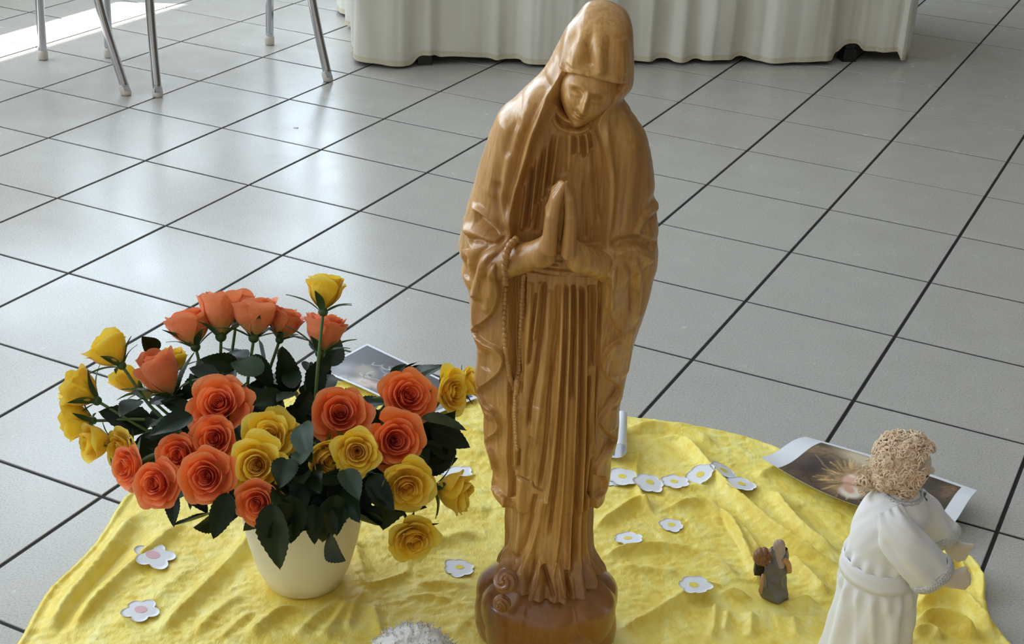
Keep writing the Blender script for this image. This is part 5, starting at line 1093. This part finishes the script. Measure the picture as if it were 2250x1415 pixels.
me = bpy.data.meshes.new('hair_backing'); me.from_pydata(np.vstack([P, P + [0.001, .002, -.001]]).tolist(), [], [(0, 1, 4, 5), (1, 2, 3, 4), (11, 10, 7, 6), (10, 9, 8, 7), (0, 6, 7, 1), (1, 7, 8, 2), (3, 9, 10, 4), (4, 10, 11, 5), (2, 8, 9, 3), (5, 11, 6, 0)]); obj('hair_backing', me, Mat('muslin', srgb(226, 210, 184), 0.9).m, doll)
# collar braid
mb = MB(); cz = dz(1985, 1080)[2]; cx, ax_, dp = ringz(dz(1985, 1079)[2]); aa = np.linspace(0, 2 * math.pi, 160)
for st in range(3): mb.tube([np.array([cx + (ax_ + .001 + .0012 * math.cos(36 * a + st * 2)) * math.cos(a), -.02 + (dp + .001 + .0012 * math.cos(36 * a + st * 2)) * math.sin(a), cz + .0018 * math.sin(18 * a + st * 2.1)]) - dO for a in aa], .0014, 5, False)
mb.build('collar_braid', M_braid.m, doll)
# ================================================================== small carved figurine with a bundle
FG = np.array([0.316, 0.115]); fh0 = 0.0042
fig = empty('nativity_figurine', (FG[0], FG[1], fh0)); tag(fig, 'small carved figurine in grey robe and taupe veil carrying a brown bundle', 'figurine'); fO = np.array([FG[0], FG[1], fh0])
M_fg = Mat('grey_painted_wood', rough=0.42, Coat_Weight=0.2); _n = M_fg.noise(M_fg.coord(), 40, 3); M_fg.base(M_fg.mix(_n, srgb(62, 60, 63), srgb(126, 120, 116)))
M_fv = Mat('taupe_painted_wood', srgb(170, 148, 132), 0.45); M_fb = Mat('brown_painted_wood', rough=0.5); _n = M_fb.noise(M_fb.coord(), 60, 3); M_fb.base(M_fb.mix(_n, srgb(104, 66, 36), srgb(156, 106, 62))); M_ft = Mat('tan_painted_wood', srgb(190, 140, 84), 0.45); M_fk = Mat('black_painted_wood', srgb(30, 24, 22), 0.5)
FY = 0.112
V = []; nth = 120; th = np.linspace(0, 2 * math.pi, nth, endpoint=False)
FR = [(1316, 1672, 1730, .013), (1308, 1669, 1732, .0165), (1290, 1670, 1731, .0165), (1275, 1672, 1728, .0155), (1262, 1676, 1725, .0145), (1248, 1680, 1732, .0145), (1230, 1684, 1735, .014), (1215, 1688, 1733, .0125), (1205, 1694, 1728, .010)]
rr = np.array([[at(l, y, FY)[0], at(r, y, FY)[0], at((l + r) / 2, y, FY)[2], d] for y, l, r, d in FR]); rr[0, 2] = fh0; cf_ = smooth_curve(rr, 70)
for xl, xr, z, d in cf_:
    k = 0.0016 * (1 - 2 * np.abs(np.sin(th * 2.5 + z * 70))) + 0.0012 * np.sin(th * 3 - z * 200 + 1) + .0012 * np.exp(-((z - .042) / .004) ** 2) * (1 + np.sin(th * 3))
    V.append(np.stack([(xl + xr) / 2 + ((xr - xl) / 2 + k) * np.cos(th), FY + (d + k) * np.sin(th), z + 0.002 * np.sin(th * 2)], 1))
obj('robe', npmesh('robe', np.vstack(V) - fO, grid_faces(70, nth, True)), M_fg.m, fig)
hc = at(1711, 1208, FY - .004)
def veil(x, y, z): return smin(cap(x, y, z, hc + [0, .001, .007], hc + [.001, .002, -.003], .0082, .0086), smin(cap(x, y, z, hc + [.001, .000, -.004], hc + [.003, -.003, -.020], .0080, .0088), cap(x, y, z, hc + [-.004, .002, -.008], hc + [-.006, .002, -.020], .005, .006), .004), .004) + .00035 * np.sin(x * 700 + z * 420)
v_, f_ = surface_net(veil, hc - .036, hc + .026, .0011); obj('veil', npmesh('veil', v_ - fO, f_), M_fv.m, fig)
MB().tube(smooth_curve([at(1722, 1228, FY - .012), at(1732, 1240, FY - .012), at(1734, 1256, FY - .010)], 10) - fO, [.004] * 10, 10).build('arm', M_ft.m, fig)
mb = MB(); bcn = at(1676, 1222, FY + .004)
for k in range(9):
    a = k / 9 * 2 * math.pi; mb.ball(bcn + np.array([.0085 * math.cos(a), -.001, .0085 * math.sin(a)]) - fO, (.0058, .009, .0058), 12, 8)
mb.ball(bcn - fO, (.010, .0095, .010), 14, 10); mb.build('bundle', M_fb.m, fig)
MB().tube(smooth_curve([bcn + [.008, 0, .004], at(1694, 1214, FY), at(1703, 1218, FY - .006)], 10) - fO, [.0055] * 10, 10).build('arm', M_fb.m, fig)
MB().box(at(1668, 1248, FY + .006) - fO, (.013, .012, .018)).build('bundle_strap', M_fk.m, fig, False)
MB().tube(np.array([at(1677, 1262, FY - .013), at(1673, 1285, FY - .014), at(1672, 1304, FY - .013)]) - fO, [.0022, .003, .002], 8).build('hem_trim', M_ft.m, fig)
# ================================================================== fluffy white toy cut by the lower edge
TC = np.array([-0.172, -0.150]); toy = empty('fluffy_toy', (TC[0], TC[1], 0.0036)); tag(toy, 'white fluffy woolly toy cut off by the bottom edge', 'toy')
M_wool = Mat('white_wool', srgb(236, 233, 230), 0.95, Sheen_Weight=0.6); _n = M_wool.noise(M_wool.coord(), 130, 4, 0.65); M_wool.bump(_n, 0.9, 0.004)
n1, n2 = 150, 100; u, v = np.meshgrid(np.linspace(0, 2 * math.pi, n1, endpoint=False), np.linspace(0.01, math.pi - .01, n2)); x, y, z = np.sin(v) * np.cos(u), np.sin(v) * np.sin(u), np.cos(v)
bu = 1 + .05 * np.sin(x * 6 + 1) * np.sin(y * 5) + .05 * vnoise(x * 4 + 7, z * 4 + y * 3) + .03 * vnoise(x * 10 + 3, y * 10 + z * 9) + .012 * vnoise(x * 26, y * 24 + z * 22)
P = np.stack([x * .058 * bu, y * .050 * bu, .054 + z * .055 * bu], -1).reshape(-1, 3); P[:, 2] = np.maximum(P[:, 2], 0)
obj('fleece', npmesh('fleece', P, grid_faces(n2, n1, True)[:, ::-1]), M_wool.m, toy)
mb = MB(); rs = np.random.default_rng(4)
for k in range(900):
    d = rs.normal(size=3); d /= np.linalg.norm(d)
    if d[2] < -.3: continue
    c = np.array([d[0] * .058, d[1] * .050, .054 + d[2] * .055]); t = rs.normal(size=3) * .6 + d * .7; t /= np.linalg.norm(t); w_ = rs.normal(size=3) * .0025
    mb.tube([c, c + t * .003 + w_ * .6, c + t * .005 - w_ * .3, c + t * .007 + w_ * .5], [.0007, .0006, .0005, .0002], 4, False)
tag(mb.build('wool_fibres', M_wool.m, toy), 'loose white wool fibres', kind='stuff')
